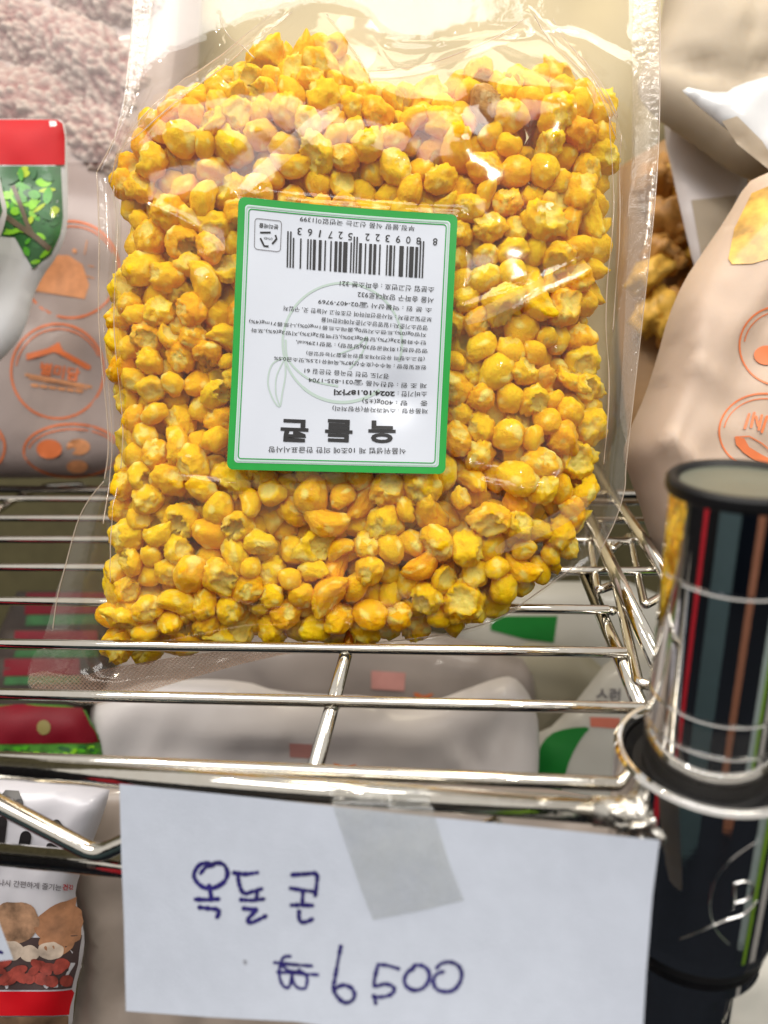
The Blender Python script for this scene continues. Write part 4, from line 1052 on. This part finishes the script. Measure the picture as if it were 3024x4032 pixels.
# ---- sticker
STW = simple('sticker_white', (.48, .515, .59), .3, var=.01, scale=100, bmp=.04, bscale=500, spec=.7)
STG = simple('sticker_green', (.006, .26, .035), .3, var=.04, scale=200, bmp=.05, bscale=900, spec=.4)
STL = simple('sticker_pale_green', (.30, .48, .38), .3, var=.02)
def lerp(u, v): return (LTL*(1-u)+LTR*u)*(1-v)+(LBL*(1-u)+LBR*u)*v
def rrect(inset, rad_, n=8):
    Wd, Hd = 848.0, 1014.0; out = []
    for (cx_, cy_, a0) in ((Wd-inset-rad_, inset+rad_, -math.pi/2), (Wd-inset-rad_, Hd-inset-rad_, 0), (inset+rad_, Hd-inset-rad_, math.pi/2), (inset+rad_, inset+rad_, math.pi)):
        for k in range(n+1):
            a = a0+math.pi/2*k/n; p = lerp((cx_+rad_*math.cos(a))/Wd, (cy_+rad_*math.sin(a))/Hd); out.append(tuple(p))
    return out
lbl = bpy.data.objects.new('label_sticker', None)
o = ST.sheet('label_sticker', rrect(0, 26), STG, bag, .00012, 12)
sticker = o
def on_st(o_):                     # sub-parts hang under the sticker
    return o_
class _S: pass
def sub(o_):
    o_.parent = sticker; return o_
sub(ST.sheet('white_panel', rrect(27, 14), STW, bag, .00020, 12))
for ins_, wd_, mt in ((33, 5, STL), (42, 4, STG)):
    R_ = rrect(ins_, 12); R_ = densify(R_+[R_[0]], 40)
    sub(strokes('border_line', ST, [(R_+[R_[0]], wd_)], mt, bag, .00032, wd_, disc=False))
def c1(x, y): return (880+x*.5666, 780+y*.5666)
def c2(x, y): return (880+x*.5666, 1300+y*.5666)
# watermark fruit
sub(strokes('watermark', ST, [(circ(1350, 1357, 232, 232, 70, 2.3, 6.6), 9), (circ(1350, 1357, 232, 232, 70, .9, 2.3), 12), (catmull([c2(*p) for p in [(440, 80), (460, 220), (600, 350), (800, 400)]], 8), 8),
     (catmull([c2(*p) for p in [(440, 200), (350, 250), (320, 370), (350, 480), (400, 540), (420, 440), (440, 320), (435, 200)]], 8), 6), (catmull([c2(*p) for p in [(440, 200), (380, 330), (375, 450), (400, 530)]], 8), 5),
     (catmull([c2(*p) for p in [(800, 180), (920, 130), (1000, 60), (960, 180), (880, 280)]], 8), 6)], simple('watermark_green', (.36, .45, .42), .3, var=.01), bag, .00030, 8, disc=False))
LINES = [('부정.불량 식품 신고는 국번없이1399', c1(1325, 243), c1(540, 175), 21), ('소분업 신고번호 : 송파소분 321', c1(1458, 662), c1(812, 613), 23), ('서울 송파구 양재대로932', c1(1456, 734), c1(935, 690), 23),
  ('소 분 원 : 억불상사 ☎02-407-9769', c1(1442, 800), c1(664, 736), 22), ('보관및교환처 : 직사광선피하여 건조하고 서늘한 곳, 구입처', c1(1442, 865), c1(428, 782), 20),
  ('영양소기준치:1일영양소기준치에대한비율', c1(1414, 922), c1(684, 860), 19), ('지방0g(0%),트랜스지방0g,콜레스트롤1mg(0%),나트륨71mg(4%)', c1(1405, 967), c1(192, 875), 19),
  ('탄수화물23g(7%),당류0g(30%),단백질2g(3%),지방3g(6%),포화', c2(1402, 103), c2(205, 15), 19), ('영양성분(1회제공량30g당함량) : 열량129kcal,', c2(1414, 160), c2(512, 96), 20),
  ('(참고:소량의 유전자재조합원곡혼합가능성있음)', c2(1394, 215), c2(582, 172), 19), ('원료및함량 : 옥수수(호주산)87%,옥배유12.5%,맛소금0.5%', c2(1406, 272), c2(362, 208), 20),
  ('경기도 연천 전곡읍 전은길 61', c2(1150, 330), c2(570, 294), 20), ('제 조 원 : 성찬식품 ☎031-835-1704', c2(1408, 396), c2(598, 357), 22), ('소비기한 :', c2(1410, 454), c2(1210, 447), 22),
  ('중     량 : 400g(±5)', c2(1414, 515), c2(966, 500), 24), ('제품유형 : 스낵과자류(유탕처리)', c2(1416, 570), c2(762, 550), 23), ('식품위생법 제 10조에 의한 한글표시사항', c2(1265, 848), c2(325, 836), 24)]
INKL = simple('label_ink', (.015, .015, .017), .4, spec=.3)
for t_, a_, b_, h_ in LINES: sub(text_on('lettering', ST, [(t_, a_, b_, h_, 1, .0)], INKL, bag, .00040))
sub(text_on('lettering', ST, [('2024.10.18까지', c2(1190, 448), c2(772, 440), 23, 1, .03)], INKL, bag, .00040))
for ch, x0, x1 in (('옥', 1195, 1008), ('돌', 900, 712), ('콘', 598, 408)):
    sub(text_on('title_letter', ST, [(ch, c2(x0, 716 if x0 > 1000 else 710), c2(x1, 712 if x0 > 1000 else 703), 88, 1, .035)], INKL, bag, .00040))
dg_ = [('8', 1465, 336), ('8', 1352, 327), ('0', 1282, 319), ('9', 1212, 313), ('3', 1140, 307), ('2', 1072, 301), ('2', 1002, 297), ('5', 884, 292), ('2', 818, 283), ('7', 748, 279), ('1', 676, 272), ('6', 608, 264), ('3', 537, 257)]
sub(text_on('barcode_digits', ST, [(c_, c1(x+(15 if c_ != '1' else 5), y+1), c1(x-(15 if c_ != '1' else 5), y-1), 27, 1) for c_, x, y in dg_], INKL, bag, .00040))
# EAN-13
LC = '0001101 0011001 0010011 0111101 0100011 0110001 0101111 0111011 0110111 0001011'.split()
PAR = 'LLLLLL LLGLGG LLGGLG LLGGGL LGLLGG LGGLLG LGGGLL LGLGLG LGLGGL LGGLGL'.split()
def ean(code):
    s = '101'; pt = PAR[int(code[0])]
    for i in range(6):
        c_ = LC[int(code[i+1])]; s += c_ if pt[i] == 'L' else ''.join('1' if b == '0' else '0' for b in c_)[::-1]
    s += '01010'
    for i in range(6): s += ''.join('1' if b == '0' else '0' for b in LC[int(code[i+7])])
    return s+'101'
bits = ean('8809322527163'); nb = len(bits)
vs, fs = [], []
RT, LT = np.array(c1(1390, 372)), np.array(c1(452, 298)); RB, LB_ = np.array(c1(1382, 580)), np.array(c1(447, 502))
i = 0
while i < nb:
    if bits[i] == '1':
        j = i
        while j < nb and bits[j] == '1': j += 1
        guard = i < 3 or i >= nb-3 or 45 <= i < 50
        u0, u1 = i/nb, j/nb
        t0, t1 = RT+(LT-RT)*u0, RT+(LT-RT)*u1; b0, b1 = RB+(LB_-RB)*u0, RB+(LB_-RB)*u1
        if guard: t0 = t0-(b0-t0)*.2; t1 = t1-(b1-t1)*.2
        c = len(vs)
        for p in (t0, (t0+b0)/2, b0, b1, (t1+b1)/2, t1): vs.append(ST.at(p[0], p[1], .00040))
        fs += [(c, c+1, c+4, c+5), (c+1, c+2, c+3, c+4)]
        i = j
    else: i += 1
sub(link('barcode', mesh(vs, fs, 'barcode'), INKL, bag, smooth=False))
# recycling mark
rc = [c1(*p) for p in smooth_poly(densify([(235, 175), (415, 190), (405, 398), (228, 382)], 45), 2)]; rc = densify(rc, 12)
sub(strokes('recycling_frame', ST, [(rc+[rc[0]], 2.2)], INK_S, bag, .0004, 2, disc=False))
sub(strokes('recycling_arrows', ST, [([c1(*p) for p in ((268, 270), (340, 268))], 6), ([c1(*p) for p in ((372, 285), (380, 310), (350, 345))], 7), ([c1(*p) for p in ((270, 308), (295, 360), (325, 362))], 7)], INKL, bag, .0004, 5, disc=False))
sub(text_on('lettering', ST, [('분리배출', c1(392, 232), c1(262, 222), 19, 1, .01), ('OTHER', c1(352, 312), c1(292, 306), 9, 1)], INKL, bag, .0003))

# ------------------------------------------------------------------ hand-written price card taped on the front rod
dl, dr = FA.dot(fwd), FB.dot(fwd)
print('rod depth', dl, dr)
dA = W(258*1.8229, 1693*1.8229, .1515)
cardpts = q([(258, 1693), (560, 1724), (860, 1757), (1150, 1786), (1425, 1815), (1410, 1930), (1396, 2100), (1388, 2240), (1370, 2330), (1000, 2262), (640, 2207), (450, 2197), (272, 2184), (268, 2000), (262, 1850)])
def hcard(x, y):
    v = (y-3100)/1000.0
    return .0042+(dl-dr)*(x+250)/2660.0+.002*math.sin((x-470)/2100*math.pi)*(.3+v) + .0035*v*v + .0022*(x-470)/2100 + .003*max(0, (x-2250)/330)**1 + .0004*nz(x, y, .003, 2)
SCd = Surf(dl, hcard, true=True)
card = empty('price_card', W(1500, 3150, .1485), 'white paper price card with blue handwriting taped to the front rod of the shelf', 'price card')
SCd.sheet('paper', cardpts, PAPER, card, 0, 40)
def p6(x, y): return (650+x*.7535, 3300+y*.7535)
hw = [
 [(185, 185), (215, 150), (250, 142), (220, 130), (180, 140), (155, 175), (152, 205), (175, 240), (215, 262), (260, 258), (305, 232), (325, 195), (322, 165), (305, 138), (270, 130), (235, 145)],
 [(230, 250), (236, 280), (242, 315)], [(158, 320), (220, 322), (278, 318)], [(182, 362), (230, 368), (268, 372), (282, 380), (278, 400), (270, 415)],
 [(362, 182), (420, 188), (482, 180)], [(380, 190), (385, 230), (398, 272), (420, 290), (460, 278), (505, 265)], [(478, 275), (480, 300), (476, 318)], [(398, 322), (460, 325), (516, 318)], [(412, 368), (450, 372), (478, 372), (462, 392), (440, 415), (432, 435), (450, 442), (490, 425), (528, 406)],
 [(665, 192), (730, 188), (790, 188), (792, 240), (784, 300)], [(655, 262), (720, 272), (785, 280)], [(720, 285), (718, 320), (716, 345)], [(662, 350), (720, 350), (770, 352)], [(700, 385), (700, 420), (715, 440), (745, 435), (768, 424)],
 [(652, 618), (625, 620), (605, 645), (598, 690), (600, 735), (620, 775), (648, 778), (658, 740), (665, 700), (668, 745), (690, 780), (730, 785), (742, 750), (738, 720), (700, 690)],
 [(570, 650), (660, 660), (765, 668)], [(590, 700), (700, 708), (798, 714)], [(605, 655), (640, 690), (690, 700)],
 [(918, 568), (902, 650), (888, 730), (880, 790), (905, 835), (940, 860), (975, 850), (990, 820), (975, 785), (935, 768), (900, 780), (882, 800)],
 [(1112, 660), (1160, 665), (1218, 682)], [(1112, 665), (1100, 710), (1092, 765), (1110, 772), (1150, 762), (1190, 775), (1196, 800), (1170, 822), (1130, 830), (1095, 830)], [(1090, 826), (1098, 845), (1100, 864)],
 [(1300, 680), (1268, 700), (1250, 740), (1262, 775), (1300, 795), (1345, 785), (1375, 750), (1380, 705), (1355, 672), (1310, 664), (1285, 690)],
 [(1455, 698), (1420, 710), (1402, 745), (1415, 785), (1455, 802), (1505, 795), (1540, 755), (1550, 705), (1530, 665), (1490, 648), (1445, 655), (1418, 680)]]
wds = [19]*4+[18]*10+[14]*4+[17]*6
for i, s_ in enumerate(hw):
    rr = random.Random(i); pp = [tuple(p) for p in catmull([p6(*p) for p in s_], 7)]; base = wds[i] if i < len(wds) else 13
    wd = [base*(.92+.22*math.sin(j*.35+rr.random()*6)) for j in range(len(pp))]
    strokes('pen_stroke', SCd, [(pp, wd)], PEN, card, .0001+i*1e-6, base)
strokes('smudge', SCd, [([p6(410, 640), p6(425, 645)], 5), ([p6(412, 655), p6(424, 658)], 4)], INK_S, card, .0001, 4)
# tape over rod and card
tape_poly = [(1285, 3065), (1500, 3078), (1690, 3095), (1700, 3165), (1720, 3240), (1770, 3400), (1828, 3545), (1640, 3590), (1468, 3622), (1420, 3500), (1370, 3350), (1318, 3200)]
yr = 3140
def htape(x, y):
    k_ = .0003*nz(x, y, .012, 5)
    yc = 3131+(x-1500)*.0733                     # line of the rod's centre in the picture
    t = (y-yc)/52.0
    if t < 1.0:
        rod_h = (dl-dr)*(x+250)/2660.0+.0003+.0029*math.sqrt(max(0, 1-max(-1, t)**2))
        return max(rod_h, hcard(x, y)*(t > .4))+k_*.4
    return hcard(x, y)+.00015+abs(k_)*.35
STp = Surf(dl, htape, true=True)
tape = empty('tape_piece', W(1500, 3300, .148), 'slightly crumpled strip of clear sticky tape holding the price card to the rod', 'tape')
STp.sheet('tape_film', tape_poly, TAPE, tape, .00012, 18)
print('script done', len(bpy.data.objects))
